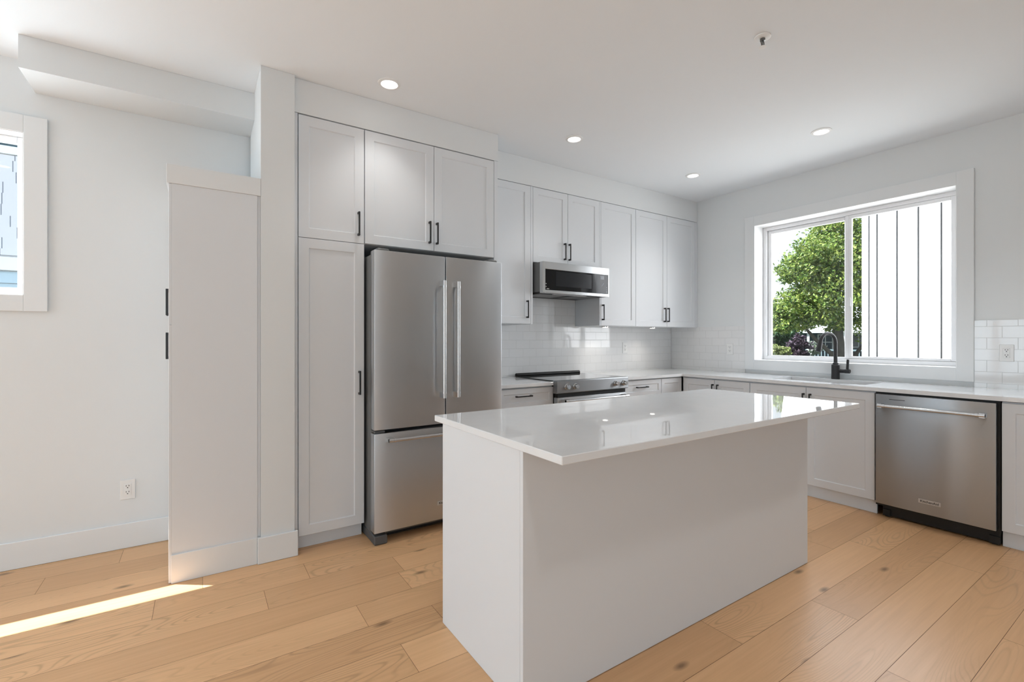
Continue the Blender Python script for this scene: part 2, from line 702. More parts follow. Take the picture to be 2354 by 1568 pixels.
win = Thing('window_2', 'white framed sliding window over the sink showing tree and white siding', 'window',
            (XR, (WY0 + WY1) / 2, WZ0), kind='structure')
win.part('casing', casing_y(XR, WY0, WY1, WZ0, WZ1, 0.096), 'trim_paint')
j = MB()
jt = 0.004
j.box(XR - 0.012, XR + 0.215, WY0, WY0 + jt, WZ0, WZ1).box(XR - 0.012, XR + 0.215, WY1 - jt, WY1, WZ0, WZ1)
j.box(XR - 0.012, XR + 0.215, WY0 + jt, WY1 - jt, WZ0, WZ0 + jt).box(XR - 0.012, XR + 0.215, WY0 + jt, WY1 - jt, WZ1 - jt, WZ1)
win.part('jamb', j, 'jamb_paint')
fr = MB()
frame_y(fr, 4.822, 4.885, WY0 + jt, WY1 - jt, WZ0 + jt, WZ1 - jt, 0.034)
fr.box(4.838, 4.866, WY0 + jt, WY1 - jt, WZ0 + 0.034, WZ0 + 0.046)
wf = win.part('frame', fr, 'vinyl')
s1 = MB()
frame_y(s1, 4.850, 4.878, 1.861, WY1 - 0.040, WZ0 + 0.034, WZ1 - 0.040, 0.034, 0.016)
win.part('fixed_sash', s1, 'vinyl')
s2 = MB()
frame_y(s2, 4.826, 4.848, WY0 + 0.040, 1.880, WZ0 + 0.040, WZ1 - 0.040, 0.030, 0.020)
s2.box(4.826, 4.848, 1.829, 1.8505, WZ0 + 0.0605, WZ1 - 0.0705, 0.002)
s2.box(4.818, 4.8265, 1.835, 1.855, 1.55, 1.63, 0.003)
sash = win.part('sliding_sash', s2, 'vinyl')
p = MB().box(4.862, 4.866, 1.900, WY1 - 0.072, WZ0 + 0.048, WZ1 - 0.072)
win.part('pane', p, 'window_glass')
p = MB().box(4.835, 4.839, WY0 + 0.069, 1.8305, WZ0 + 0.058, WZ1 - 0.069)
win.part('pane', p, 'window_glass')

wl = Thing('window_1', 'white framed window at the left edge of the picture facing pale shingles', 'window',
           ((HX0 + HX1) / 2, YH, HZ0), kind='structure')
c = MB()
t_ = YH - 0.016
wd = 0.096
c.box(HX1, HX1 + wd, t_, YH - 0.0005, HZ0 - wd + 0.006, HZ1 + wd, 0.0015).box(HX0 - wd, HX0, t_, YH - 0.0005, HZ0 - wd + 0.006, HZ1 + wd, 0.0015)
c.box(HX0, HX1, t_, YH - 0.0005, HZ1, HZ1 + wd, 0.0015).box(HX0, HX1, t_, YH - 0.0005, HZ0 - wd + 0.006, HZ0, 0.0015)
wl.part('casing', c, 'trim_paint')
j = MB()
j.box(HX0, HX0 + jt, YH - 0.012, YH + 0.265, HZ0, HZ1).box(HX1 - jt, HX1, YH - 0.012, YH + 0.265, HZ0, HZ1)
j.box(HX0 + jt, HX1 - jt, YH - 0.012, YH + 0.265, HZ1 - jt, HZ1).box(HX0 + jt, HX1 - jt, YH - 0.012, YH + 0.265, HZ0, HZ0 + jt)
wl.part('jamb', j, 'jamb_paint')


def frame_x(m, y0, y1, x0, x1, z0, z1, wd):
    m.box(x0, x0 + wd, y0, y1, z0, z1, 0.003)
    m.box(x1 - wd, x1, y0, y1, z0, z1, 0.003)
    m.box(x0 + wd, x1 - wd, y0, y1, z0, z0 + wd, 0.003)
    m.box(x0 + wd, x1 - wd, y0, y1, z1 - wd, z1, 0.003)


f1 = MB()
frame_x(f1, YH + 0.075, YH + 0.14, HX0 + jt, HX1 - jt, HZ0 + jt, HZ1 - jt, 0.040)
wl.part('frame', f1, 'vinyl')
gk = MB()
gk.box(HX0 + 0.045, HX1 - 0.045, YH + 0.098, YH + 0.104, HZ1 - 0.056, HZ1 - 0.045)
wl.part('gasket', gk, mat('gasket_blue', (0.05, 0.10, 0.13), 0.5))
wl.part('pane', MB().box(HX0 + 0.046, HX1 - 0.046, YH + 0.106, YH + 0.110, HZ0 + 0.046, HZ1 - 0.046), 'window_glass')

# unseen openings, added as sources for the fill light
t4 = Thing('added_window_left', 'tall glazed opening added in the unseen left wall for fill light', 'window', (XL, 2.55, 0.15), kind='structure')
m = MB()
for a, b_ in ((1.6, 2.55), (2.55, 3.5)):
    frame_y(m, XL - 0.14, XL - 0.07, a, b_, 0.15, 2.55, 0.05)
t4.part('frame', m, 'vinyl')
t4 = Thing('added_window_behind', 'wide window added for fill light in the unseen wall behind the camera', 'window', (-1.7, YN, 0.35), kind='structure')
m = MB()
for a, b_ in ((-3.7, -1.7), (-1.7, 0.3)):
    frame_x(m, YN - 0.14, YN - 0.07, a, b_, 0.35, 2.5, 0.05)
t4.part('frame', m, 'vinyl')

# ------------------------------------------------------------------ cabinets
FT = 0.020      # door thickness


def facing_y(y):
    """front plane whose outer face looks to -Y; box front at y"""
    return lambda s, d, z: (s, y - d, z)


def facing_x(x):
    return lambda s, d, z: (x - d, s, z)


def pull(face, s, z, length=0.150, vertical=True, d0=FT, out_=0.030):
    """black bar pull, centred on (s, z)"""
    m = MB()
    h = length / 2

    def bx(sa, sb, da, db, za, zb, bev):
        a, b_ = face(sa, da, za), face(sb, db, zb)
        m.box(a[0], b_[0], a[1], b_[1], a[2], b_[2], bev)
    w_ = 0.0048
    if vertical:
        bx(s - w_, s + w_, d0 + out_ - 0.009, d0 + out_, z - h, z + h, 0.0015)
        for k in (-1, 1):
            zz = z + k * (h - 0.007)
            bx(s - 0.006, s + 0.006, d0 - 0.0002, d0 + out_ - 0.008, zz - 0.007, zz + 0.007, 0.0015)
    else:
        bx(s - h, s + h, d0 + out_ - 0.009, d0 + out_, z - w_, z + w_, 0.0015)
        for k in (-1, 1):
            ss = s + k * (h - 0.007)
            bx(ss - 0.007, ss + 0.007, d0 - 0.0002, d0 + out_ - 0.008, z - 0.006, z + 0.006, 0.0015)
    return m


G = 0.0016      # half gap between fronts


def front(th, face, s0, s1, z0, z1, handle=None, name='door', fr=0.057, vertical=True, flat=False):
    d = th.part(name, MB().slab(s0 + G, s1 - G, z0 + G, z1 - G, FT, face, fr=fr, flat=flat), 'cabinet_paint', smooth=20)
    if handle:
        th.part('handle', pull(face, handle[0], handle[1], vertical=vertical), 'black_metal', d, label='black bar handle')
    return d


CG = 'white shaker cabinets of the kitchen'
YT = 3.033 + FT          # tall cabinet box front
fy = facing_y(YT)
t = Thing('pantry_cabinet', 'tall narrow white shaker pantry cabinet left of the stainless fridge', 'cabinet', (0.68, 3.33, 0), CG)
t.part('body', MB().box(0.4875, 0.8765, YT, YK - 0.002, 0.088, 2.5995), 'cabinet_paint')
t.part('toe_kick', MB().box(0.482, 0.873, 3.088, 3.104, 0.0005, 0.0875), 'cabinet_paint')
t.part('filler_strip', MB().box(0.4645, 0.4845, 3.035, 3.20, 0.0005, 2.5995), 'cabinet_paint')
front(t, fy, 0.4875, 0.8765, 0.0885, 1.8665, (0.8432, 0.985), fr=0.058)
front(t, fy, 0.4875, 0.8765, 1.8665, 2.5965, (0.8378, 1.988), fr=0.058)

t = Thing('fridge_cabinet', 'white two-door shaker cabinet above the fridge with its tall right side panel', 'cabinet', (1.36, 3.33, 1.87), CG)
t.part('body', MB().box(0.8785, 1.8415, YT, YK - 0.002, 1.8700, 2.5995), 'cabinet_paint')
t.part('side_panel', MB().box(1.8425, 1.8745, 3.0335, YK - 0.002, 0.0005, 2.5995), 'cabinet_paint')
front(t, fy, 0.8785, 1.3555, 1.8695, 2.5965, (1.3190, 1.9935))
front(t, fy, 1.3555, 1.8415, 1.8695, 2.5965, (1.3739, 1.9915))

# wall cabinets
YU = 3.2813 + FT
fu = facing_y(YU)
ZU0, ZU1 = 1.388, 2.571


def wall_cab(label, x0, x1, z0, doors, panels=()):
    th = Thing('wall_cabinet', label, 'cabinet', ((x0 + x1) / 2, 3.46, z0), CG)
    th.part('body', MB().box(x0, x1, YU, YK - 0.0115, z0, ZU1), 'cabinet_paint')
    for a, b_, h in doors:
        front(th, fu, a, b_, z0, 2.5685, h)
    for a, b_ in panels:
        th.part('side_panel', MB().box(a, b_, 3.2825, YU, z0, 2.5685), 'cabinet_paint')
    return th


wall_cab('white single-door wall cabinet between the fridge and the microwave', 1.8765, 2.3815, ZU0,
         [(1.8785, 2.3595, (2.3185, 1.5135))], [(2.3605, 2.3812)])
wall_cab('short white two-door wall cabinet right above the microwave', 2.3822, 3.1640, 1.9215,
         [(2.3825, 2.7725, (2.7286, 2.0425)), (2.7725, 3.1640, (2.7844, 2.0425))])
wall_cab('white single-door wall cabinet just right of the microwave, handle at its left', 3.1645, 3.6625, ZU0,
         [(3.1800, 3.6625, (3.1995, 1.5135))], [(3.1648, 3.1795)])
wall_cab('white two-door wall cabinet nearest the window wall corner', 3.6630, 4.6700, ZU0,
         [(3.6630, 4.1440, (4.0960, 1.5135)), (4.1440, 4.6280, (4.1525, 1.5145))], [(4.6295, 4.6700)])

# base cabinets on the back wall
YB = 3.018 + FT
fb = facing_y(YB)
ZB0, ZB1 = 0.099, 0.8755


def base_body(th, x0, x1):
    th.part('body', MB().box(x0, x1, YB, YK - 0.002, ZB0, 0.8805), 'cabinet_paint')
    th.part('toe_kick', MB().box(x0, x1, YB + 0.04, YB + 0.055, 0.0005, ZB0 - 0.0005), 'cabinet_paint')


t = Thing('base_cabinet', 'white drawer base cabinet between the fridge and the range', 'cabinet', (2.13, 3.33, 0), CG)
base_body(t, 1.8755, 2.3965)
front(t, fb, 1.8775, 2.3960, 0.7250, ZB1, (2.098, 0.8160), 'drawer', 0.040, False)
front(t, fb, 1.8775, 2.3960, 0.4120, 0.7240, (2.098, 0.60), 'drawer', 0.057, False)
front(t, fb, 1.8775, 2.3960, ZB0, 0.4110, (2.098, 0.30), 'drawer', 0.057, False)
t = Thing('base_cabinet', 'white drawer base cabinet right of the range', 'cabinet', (3.46, 3.33, 0), CG)
base_body(t, 3.1905, 3.7300)
front(t, fb, 3.1910, 3.7300, 0.7250, ZB1, (3.445, 0.8100), 'drawer', 0.040, False)
front(t, fb, 3.1910, 3.7300, 0.4120, 0.7240, (3.445, 0.60), 'drawer', 0.057, False)
front(t, fb, 3.1910, 3.7300, ZB0, 0.4110, (3.445, 0.30), 'drawer', 0.057, False)
t = Thing('base_cabinet', 'narrow blank white corner panel cabinet in the counter corner by the window wall', 'cabinet', (3.88, 3.33, 0), CG)
base_body(t, 3.7310, 4.0590)
front(t, fb, 3.7320, 4.0385, ZB0, ZB1, None, 'front_panel', 0.045)

# base cabinets on the right wall
XB = 4.040 + FT
fx = facing_x(XB)


def base_body_r(th, y0, y1):
    m = MB().box(XB, XB + 0.018, y0, y1, ZB0, 0.8805)
    m.box(XB + 0.018, XR - 0.002, y0, y0 + 0.018, ZB0, 0.8805).box(XB + 0.018, XR - 0.002, y1 - 0.018, y1, ZB0, 0.8805)
    m.box(XB + 0.018, XR - 0.002, y0 + 0.018, y1 - 0.018, ZB0, ZB0 + 0.018)
    th.part('body', m, 'cabinet_paint')
    th.part('toe_kick', MB().box(4.077, 4.092, y0, y1, 0.0005, ZB0 - 0.0005), 'cabinet_paint')


t = Thing('base_cabinet', 'white two-door base cabinet in the corner, left of the sink cabinet', 'cabinet', (4.35, 2.66, 0), CG)
base_body_r(t, 2.3135, 3.0160)
front(t, fx, 2.3140, 2.6570, ZB0, ZB1, (2.6182, 0.7600))
front(t, fx, 2.6570, 2.9990, ZB0, ZB1, (2.6690, 0.7600))
t = Thing('sink_cabinet', 'white two-door sink base cabinet left of the dishwasher', 'cabinet', (4.35, 1.85, 0), CG)
base_body_r(t, 1.3865, 2.3125)
front(t, fx, 1.3870, 1.8490, ZB0, ZB1, (1.8146, 0.7520))
front(t, fx, 1.8490, 2.3125, ZB0, ZB1, (1.8650, 0.7520))
t = Thing('base_cabinet', 'white base cabinet right of the dishwasher, cut by the picture edge', 'cabinet', (4.35, 0.2, 0), CG)
base_body_r(t, -0.40, 0.7440)
front(t, fx, 0.2000, 0.7435, ZB0, ZB1, (0.245, 0.752))
front(t, fx, -0.3990, 0.2000, ZB0, ZB1, (0.155, 0.752))

# ------------------------------------------------------------------ countertops
ZK0, ZK1 = 0.8868, 0.9140
c = MB().box(1.8755, 2.3960, 2.993, YK - 0.0115, ZK0, ZK1, 0.002)
tag(c.build('countertop', 'quartz', None, (2.13, 3.3, ZK0)), 'short white quartz worktop between the fridge and the range', 'countertop', 'white quartz worktops')

SX0, SX1, SY0, SY1 = 4.19, 4.535, 1.50, 2.20       # sink cut-out
XF = 4.0214


def grid_slab(xs, ys, solid, z0, z1):
    bm = bmesh.new()
    V = {}

    def v(i, jj, k_):
        if (i, jj, k_) not in V:
            V[(i, jj, k_)] = bm.verts.new((xs[i], ys[jj], (z0, z1)[k_]))
        return V[(i, jj, k_)]
    nx, ny = len(xs) - 1, len(ys) - 1

    def S(i, jj):
        return 0 <= i < nx and 0 <= jj < ny and solid(i, jj)
    for i in range(nx):
        for jj in range(ny):
            if not S(i, jj):
                continue
            bm.faces.new([v(i, jj, 1), v(i + 1, jj, 1), v(i + 1, jj + 1, 1), v(i, jj + 1, 1)])
            bm.faces.new([v(i, jj, 0), v(i, jj + 1, 0), v(i + 1, jj + 1, 0), v(i + 1, jj, 0)])
            if not S(i - 1, jj):
                bm.faces.new([v(i, jj, 0), v(i, jj, 1), v(i, jj + 1, 1), v(i, jj + 1, 0)])
            if not S(i + 1, jj):
                bm.faces.new([v(i + 1, jj, 0), v(i + 1, jj + 1, 0), v(i + 1, jj + 1, 1), v(i + 1, jj, 1)])
            if not S(i, jj - 1):
                bm.faces.new([v(i, jj, 0), v(i + 1, jj, 0), v(i + 1, jj, 1), v(i, jj, 1)])
            if not S(i, jj + 1):
                bm.faces.new([v(i, jj + 1, 0), v(i, jj + 1, 1), v(i + 1, jj + 1, 1), v(i + 1, jj + 1, 0)])
    return bm


xs = [3.1905, XF, SX0, SX1, XR - 0.0095]
ys = [-0.42, SY0, SY1, 2.993, YK - 0.0115]
m = MB()
m.bm.free()
m.bm = grid_slab(xs, ys, lambda i, jj: (jj == 3) or (i >= 1 and not (i == 2 and jj == 1)), ZK0, ZK1)
tag(m.build('countertop', 'quartz', None, (4.2, 2.4, ZK0)), 'long white quartz worktop turning the corner around the sink', 'countertop', 'white quartz worktops')

# sink
t = Thing('sink', 'stainless undermount sink set into the worktop below the window', 'sink', (4.36, 1.85, 0.70))
bz = 0.705
m = MB()
r0 = [(SX0 - 0.012, SY0 - 0.012), (SX1 + 0.012, SY0 - 0.012), (SX1 + 0.012, SY1 + 0.012), (SX0 - 0.012, SY1 + 0.012)]
r1 = [(SX0 + 0.004, SY0 + 0.004), (SX1 - 0.004, SY0 + 0.004), (SX1 - 0.004, SY1 - 0.004), (SX0 + 0.004, SY1 - 0.004)]
r2 = [(SX0 + 0.02, SY0 + 0.02), (SX1 - 0.02, SY0 + 0.02), (SX1 - 0.02, SY1 - 0.02), (SX0 + 0.02, SY1 - 0.02)]
zt = ZK0 - 0.0008
m.rings([[(x, y, zt - 0.003) for x, y in r0], [(x, y, zt) for x, y in r0], [(x, y, zt) for x, y in r1],
         [(x, y, bz + 0.02) for x, y in r1], [(x, y, bz) for x, y in r2], [(x, y, bz - 0.003) for x, y in r2],
         [(x - 0.003, y, bz + 0.018) for x, y in r1]], cap=False)
m.poly([(x, y, bz) for x, y in r2])
t.part('basin', m, 'sink_steel')
t.part('drain', MB().lathe([(0.045, bz + 0.001), (0.045, bz + 0.003), (0.02, bz + 0.002)], (4.42, 1.85, 0)), 'chrome')

# faucet
FX, FY = 4.598, 1.865
t = Thing('faucet', 'matte black pull-down kitchen faucet standing behind the sink', 'faucet', (FX, FY, ZK1))
t.part('body', MB().lathe([(0.031, ZK1 + 0.0005), (0.031, 1.036), (0.028, 1.040), (0.0, 1.041)][:3], (FX, FY, 0), seg=32), 'faucet_black')
dr = Vector((-0.94, 0.34, 0)).normalized()
P0 = Vector((FX, FY, 1.040))
RA = 0.080
path = [P0, P0 + Vector((0, 0, 0.02)), Vector((FX, FY, 1.10)), Vector((FX, FY, 1.16)), Vector((FX, FY, 1.228))]
for k in range(1, 15):
    a = PI * 0.95 * k / 14
    path.append(Vector((FX, FY, 1.228)) + dr * (RA - RA * math.cos(a)) + Vector((0, 0, RA * math.sin(a))))
t.part('spout', MB().tube(path, 0.0145, 16), 'faucet_black')
t.part('collar', MB().lathe([(0.022, 1.0405), (0.022, 1.052), (0.017, 1.056)], (FX, FY, 0)), 'faucet_black')
e = path[-1]
tg = (path[-1] - path[-2]).normalized()
t.part('spray_head', MB().tube([e - tg * 0.002, e + tg * 0.02, e + tg * 0.065, e + tg * 0.092], [0.0155, 0.0175, 0.021, 0.0205], 18), 'faucet_black')
hb = Vector((FX, FY - 0.028, 0.986))
hv = t.part('valve', MB().tube([hb, hb + Vector((0, -0.042, 0)), hb + Vector((0, -0.044, 0)), hb + Vector((0, -0.078, 0)), hb + Vector((0, -0.082, 0))],
                               [0.0175, 0.0175, 0.019, 0.019, 0.016], 20), 'faucet_black')
t.part('lever', MB().cyl(hb + Vector((0, -0.062, 0.017)), hb + Vector((0, -0.066, 0.100)), 0.0105, 16, 0.0095), 'faucet_black', hv)

# ------------------------------------------------------------------ tile backsplash
tile_mat('tile_back', 'x', (0.03, 0.038, 0))
tile_mat('tile_right', 'y', (-0.005, 0.018, 0))
tm = MB().box(1.8765, 4.6620, YK - 0.0105, YK - 0.0008, ZK1 - 0.02, ZU0 - 0.0005).box(2.3830, 3.1630, YK - 0.0105, YK - 0.0008, ZU0 - 0.0005, 1.920)
o = tag(tm.build('tile_backsplash', 'tile_back'), 'glossy white subway tiles on the wall behind the range', 'backsplash', 'white subway tile backsplashes')
o = tag(MB().box(XR - 0.0085, XR - 0.0008, WY1 + 0.0965, YK - 0.0115, ZK1 - 0.02, 1.3940).build('tile_backsplash', 'tile_right'),
        'white subway tiles left of the sink window, in the room corner', 'backsplash', 'white subway tile backsplashes')
o = tag(MB().box(XR - 0.0085, XR - 0.0008, -0.42, WY0 - 0.0965, ZK1 - 0.02, 1.3940).build('tile_backsplash', 'tile_right'),
        'white subway tiles right of the sink window at the picture edge', 'backsplash', 'white subway tile backsplashes')

# ------------------------------------------------------------------ outlets


def outlet(label, face, s, z, w_=0.072, h=0.118, d0=0.0):
    loc = face(s, d0, z)
    th = Thing('wall_outlet', label, 'outlet', loc, 'white wall outlets')

    def bx(m, sa, sb, da, db, za, zb, bev=0.0):
        a, b_ = face(sa, da, za), face(sb, db, zb)
        m.box(a[0], b_[0], a[1], b_[1], a[2], b_[2], bev)
    m = MB()
    bx(m, s - w_ / 2, s + w_ / 2, d0 + 0.0004, d0 + 0.006, z - h / 2, z + h / 2, 0.002)
    th.part('cover_plate', m, 'outlet_plastic')
    m = MB()
    bx(m, s - 0.0165, s + 0.0165, d0 + 0.006, d0 + 0.0085, z - 0.0335, z + 0.0335, 0.001)
    rc = th.part('receptacle', m, 'outlet_plastic')
    m = MB()
    for k in (-1, 1):
        zc = z + k * 0.018
        for q in (-1, 1):
            bx(m, s + q * 0.0065 - 0.0014, s + q * 0.0065 + 0.0014, d0 + 0.0085, d0 + 0.0092, zc + 0.001, zc + 0.009)
        bx(m, s - 0.0026, s + 0.0026, d0 + 0.0085, d0 + 0.0092, zc - 0.009, zc - 0.004)
    th.part('slots', m, 'outlet_slot', rc)
    return th


outlet('white outlet low on the hall wall above the baseboard', facing_y(YH), -0.360, 0.352)
outlet('white outlet on the tiles behind the range, right of the cooktop', facing_y(YK - 0.0105), 3.875, 1.163)
outlet('white outlet on the tiles left of the sink window', facing_x(XR - 0.0085), 2.884, 1.153)
outlet('white outlet on the tiles right of the sink window', facing_x(XR - 0.0085), 0.832, 1.163)

# ------------------------------------------------------------------ refrigerator
t = Thing('refrigerator', 'large stainless french-door refrigerator between pantry and range counter', 'refrigerator', (1.34, 3.2, 0))
RX0, RX1, RM, RY = 0.8807, 1.7937, 1.3540, 2.8464
RD = RY + 0.075            # back of the doors
t.part('case', MB().box(0.8905, 1.784, RD + 0.012, 3.60, 0.030, 1.792, 0.012, 2), 'case_grey')
t.part('seal', MB().box(0.8955, 1.779, RD - 0.0005, RD + 0.0115, 0.085, 1.785), 'gasket')


def fridge_door(x0, x1, z0, z1, name):
    return t.part(name, MB().box(x0, x1, RY, RD - 0.001, z0, z1, 0.005, 2), 'steel')


d1 = fridge_door(RX0, RM - 0.0025, 0.7043, 1.8044, 'door')
d2 = fridge_door(RM + 0.0025, RX1, 0.7043, 1.8044, 'door')
dr_ = fridge_door(RX0, RX1, 0.0774, 0.6835, 'freezer_drawer')


def bar_handle(m, a, b_, outv, stand=0.052, r=0.0115, blk=(0.017, 0.013)):
    """round bar between a and b_ (points on the door face) with square posts"""
    a, b_, outv = Vector(a), Vector(b_), Vector(outv)
    d = (b_ - a).normalized()
    sd_ = d.cross(outv).normalized()
    m.tube([a + outv * stand, b_ + outv * stand], r, 18)
    for p_, q in ((a, 1), (b_, -1)):
        c0 = p_ + d * q * blk[0]
        loops = []
        for dd in (0.0, stand + 0.006):
            cc = c0 + outv * dd
            loops.append([cc + d * blk[0] + sd_ * blk[1], cc - d * blk[0] + sd_ * blk[1],
                          cc - d * blk[0] - sd_ * blk[1], cc + d * blk[0] - sd_ * blk[1]])
        m.rings(loops)
    for p_, q in ((a, 1), (b_, -1)):
        m.tube([p_ + outv * stand + d * q * 0.030, p_ + outv * stand + d * q * 0.044], r + 0.0022, 18)


hh = MB()
bar_handle(hh, (1.324, RY, 0.878), (1.324, RY, 1.640), (0, -1, 0))
t.part('handle', hh, 'steel_bright', d1)
hh = MB()
bar_handle(hh, (1.424, RY, 0.878), (1.424, RY, 1.640), (0, -1, 0))
t.part('handle', hh, 'steel_bright', d2)
hh = MB()
bar_handle(hh, (0.955, RY, 0.645), (1.720, RY, 0.645), (0, -1, 0))
t.part('handle', hh, 'steel_bright', dr_)
t.part('hinge_cover', MB().box(0.905, 0.985, RY + 0.02, RD + 0.08, 1.7925, 1.822, 0.012, 3), 'case_grey')
t.part('hinge_cover', MB().box(1.69, 1.77, RY + 0.02, RD + 0.08, 1.7925, 1.822, 0.012, 3), 'case_grey')
t.part('hinge', MB().box(0.884, 0.950, RY + 0.004, RD - 0.004, 0.6870, 0.7005, 0.003), 'grey_plastic')
t.part('hinge', MB().box(1.724, 1.790, RY + 0.004, RD - 0.004, 0.6870, 0.7005, 0.003), 'grey_plastic')
t.part('foot', MB().box(0.886, 0.968, RY + 0.012, RD + 0.20, 0.0008, 0.056, 0.006), 'grey_plastic')
t.part('foot', MB().box(1.706, 1.788, RY + 0.012, RD + 0.20, 0.0008, 0.056, 0.006), 'grey_plastic')
t.part('kick_grille', MB().box(0.972, 1.702, RD + 0.03, RD + 0.045, 0.012, 0.0285), 'black_plastic')


def badge(th, face, s, z, w_, h, d0=0.0, flip=1):
    def bx(m, sa, sb, da, db, za, zb, bev=0.0):
        a, b_ = face(sa, da, za), face(sb, db, zb)
        m.box(a[0], b_[0], a[1], b_[1], a[2], b_[2], bev)
    m = MB()
    bx(m, s - w_ / 2, s + w_ / 2, d0 + 0.0002, d0 + 0.003, z - h / 2, z + h / 2, 0.0006)
    bo = th.part('badge', m, 'badge_plate', label='pale metal maker badge with dark lettering')
    cu = bpy.data.curves.new('lettering', 'FONT')
    cu.body = 'KitchenAid'
    cu.align_x = 'CENTER'
    cu.align_y = 'CENTER'
    cu.size = h * 0.80
    cu.extrude = 0.0002
    cu.offset = 0.0004
    to = bpy.data.objects.new('lettering', cu)
    COL.objects.link(to)
    dg = bpy.context.evaluated_depsgraph_get()
    me_ = bpy.data.meshes.new_from_object(to.evaluated_get(dg))
    bpy.data.objects.remove(to)
    xs_ = [v.co.x for v in me_.vertices]
    k_ = w_ * 0.82 / (max(xs_) - min(xs_))
    for v in me_.vertices:
        q = face(s + flip * v.co.x * k_, d0 + 0.0033 + v.co.z, z + v.co.y)
        v.co = Vector(q) - th.loc
    me_.materials.clear()
    me_.materials.append(MATS['badge_ink'])
    lo = bpy.data.objects.new('lettering', me_)
    COL.objects.link(lo)
    lo.parent = bo
    return bo


badge(t, facing_y(RY), 1.354, 0.186, 0.116, 0.026)

# ------------------------------------------------------------------ microwave
t = Thing('microwave', 'stainless low-profile over-the-range microwave hood below the short wall cabinet', 'microwave', (2.78, 3.4, 1.648))
MX0, MX1, MY, MZ0, MZ1 = 2.394, 3.163, 3.155, 1.650, 1.9135
t.part('case', MB().box(MX0 + 0.001, MX1 - 0.001, MY + 0.046, YK - 0.0125, MZ0 + 0.012, MZ1 - 0.002), 'case_grey')
fr = MB()
gx0, gx1, gz0, gz1 = 2.421, 3.151, 1.6755, 1.851
y0, y1 = MY, MY + 0.045
fr.box(MX0, gx0, y0, y1, MZ0, MZ1, 0.002).box(gx1, MX1, y0, y1, MZ0, MZ1, 0.002)
fr.box(gx0, gx1, y0, y1, MZ0, gz0, 0.002).box(gx0, gx1, y0, y1, gz1, MZ1, 0.002)
t.part('door_frame', fr, 'steel_bright')
dg_ = t.part('door_glass', MB().box(gx0 + 0.0005, 3.0, MY + 0.003, MY + 0.040, gz0 + 0.0005, gz1 - 0.0005), 'black_glass')
t.part('viewing_window', MB().box(2.535, 2.945, MY + 0.0022, MY + 0.0029, 1.712, 1.838), 'window_mesh_glass', dg_)
cp = t.part('control_panel', MB().box(3.001, gx1 - 0.0005, MY + 0.003, MY + 0.040, gz0 + 0.0005, gz1 - 0.0005), 'panel_glass')
t.part('display', MB().box(3.056, 3.102, MY + 0.0022, MY + 0.0029, 1.806, 1.838), 'display', cp)
mk = MB()
for zz in (1.727, 1.704):
    mk.box(2.4262, 2.4330, MY + 0.0022, MY + 0.0029, zz - 0.003, zz + 0.003)
mk.box(2.436, 2.462, MY + 0.0022, MY + 0.0029, 1.683, 1.688)
t.part('marking', mk, 'white_mark', dg_)
mk = MB()
for zz in (1.735, 1.718, 1.701, 1.687):
    mk.box(3.128, 3.140, MY + 0.0022, MY + 0.0029, zz - 0.003, zz + 0.003)
mk2 = MB().prism([(3.066, MY + 0.0022, 1.742), (3.073, MY + 0.0022, 1.742), (3.100, MY + 0.0022, 1.772), (3.093, MY + 0.0022, 1.772)], (0, 0.0007, 0))
t.part('marking', mk, 'display', cp)
t.part('marking', mk2, 'display', cp)
un = MB().box(MX0 + 0.004, MX1 - 0.004, MY + 0.047, YK - 0.014, MZ0, MZ0 + 0.0115)
un.box(MX0 + 0.01, MX0 + 0.04, MY + 0.1, YK - 0.05, MZ0 - 0.004, MZ0)
t.part('underside', un, 'black_plastic')
t.part('grease_filter', MB().box(2.44, 2.74, 3.26, 3.50, MZ0 - 0.004, MZ0 - 0.0005, 0.001), 'filter_steel')
t.part('grease_filter', MB().box(2.82, 3.12, 3.26, 3.50, MZ0 - 0.004, MZ0 - 0.0005, 0.001), 'filter_steel')
t.part('task_lamp', MB().box(2.56, 2.94, 3.215, 3.243, MZ0 - 0.003, MZ0 - 0.0005, 0.001), 'vinyl')

# ------------------------------------------------------------------ range
t = Thing('cooking_range', 'stainless slide-in range with black glass cooktop and four front knobs', 'range', (2.78, 3.3, 0))
GX0, GX1 = 2.4005, 3.1865
GY = 2.945
t.part('body', MB().box(GX0, GX1, 3.01, 3.615, 0.03, 0.905), 'black_plastic')
t.part('cooktop', MB().box(GX0 - 0.012, GX1 + 0.010, 3.000, 3.550, 0.9150, 0.9225, 0.002), 'black_glass')
t.part('rear_vent', MB().tube([(GX0 + 0.004, 3.585, 0.930), (GX0 + 0.012, 3.585, 0.930), (GX1 - 0.012, 3.585, 0.930), (GX1 - 0.004, 3.585, 0.930)],
                              [0.007, 0.0165, 0.0165, 0.007], 14), 'black_plastic')
m = MB()
pr = [(2.992, 0.9255), (2.960, 0.9275), (2.944, 0.9240), (2.9405, 0.917), (2.9405, 0.829), (2.950, 0.822), (2.992, 0.822)]
m.prism([(2.375, y, z) for y, z in pr], (0.810, 0, 0))
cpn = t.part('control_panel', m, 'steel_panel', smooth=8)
t.part('front_gap', MB().box(2.405, 3.180, 2.972, 3.0095, 0.788, 0.8215), 'black_plastic')
od = t.part('oven_door', MB().box(2.392, 3.176, 2.955, 3.008, 0.225, 0.787, 0.004), 'steel')
t.part('oven_window', MB().box(2.50, 3.07, 2.9525, 2.9545, 0.34, 0.66, 0.0005), 'black_glass', od)
hh = MB()
bar_handle(hh, (2.430, 2.955, 0.762), (3.145, 2.955, 0.762), (0, -1, 0), 0.055, 0.0125)
t.part('handle', hh, 'steel_bright', od)
t.part('warming_drawer', MB().box(2.392, 3.176, 2.958, 3.008, 0.075, 0.220, 0.004), 'steel')
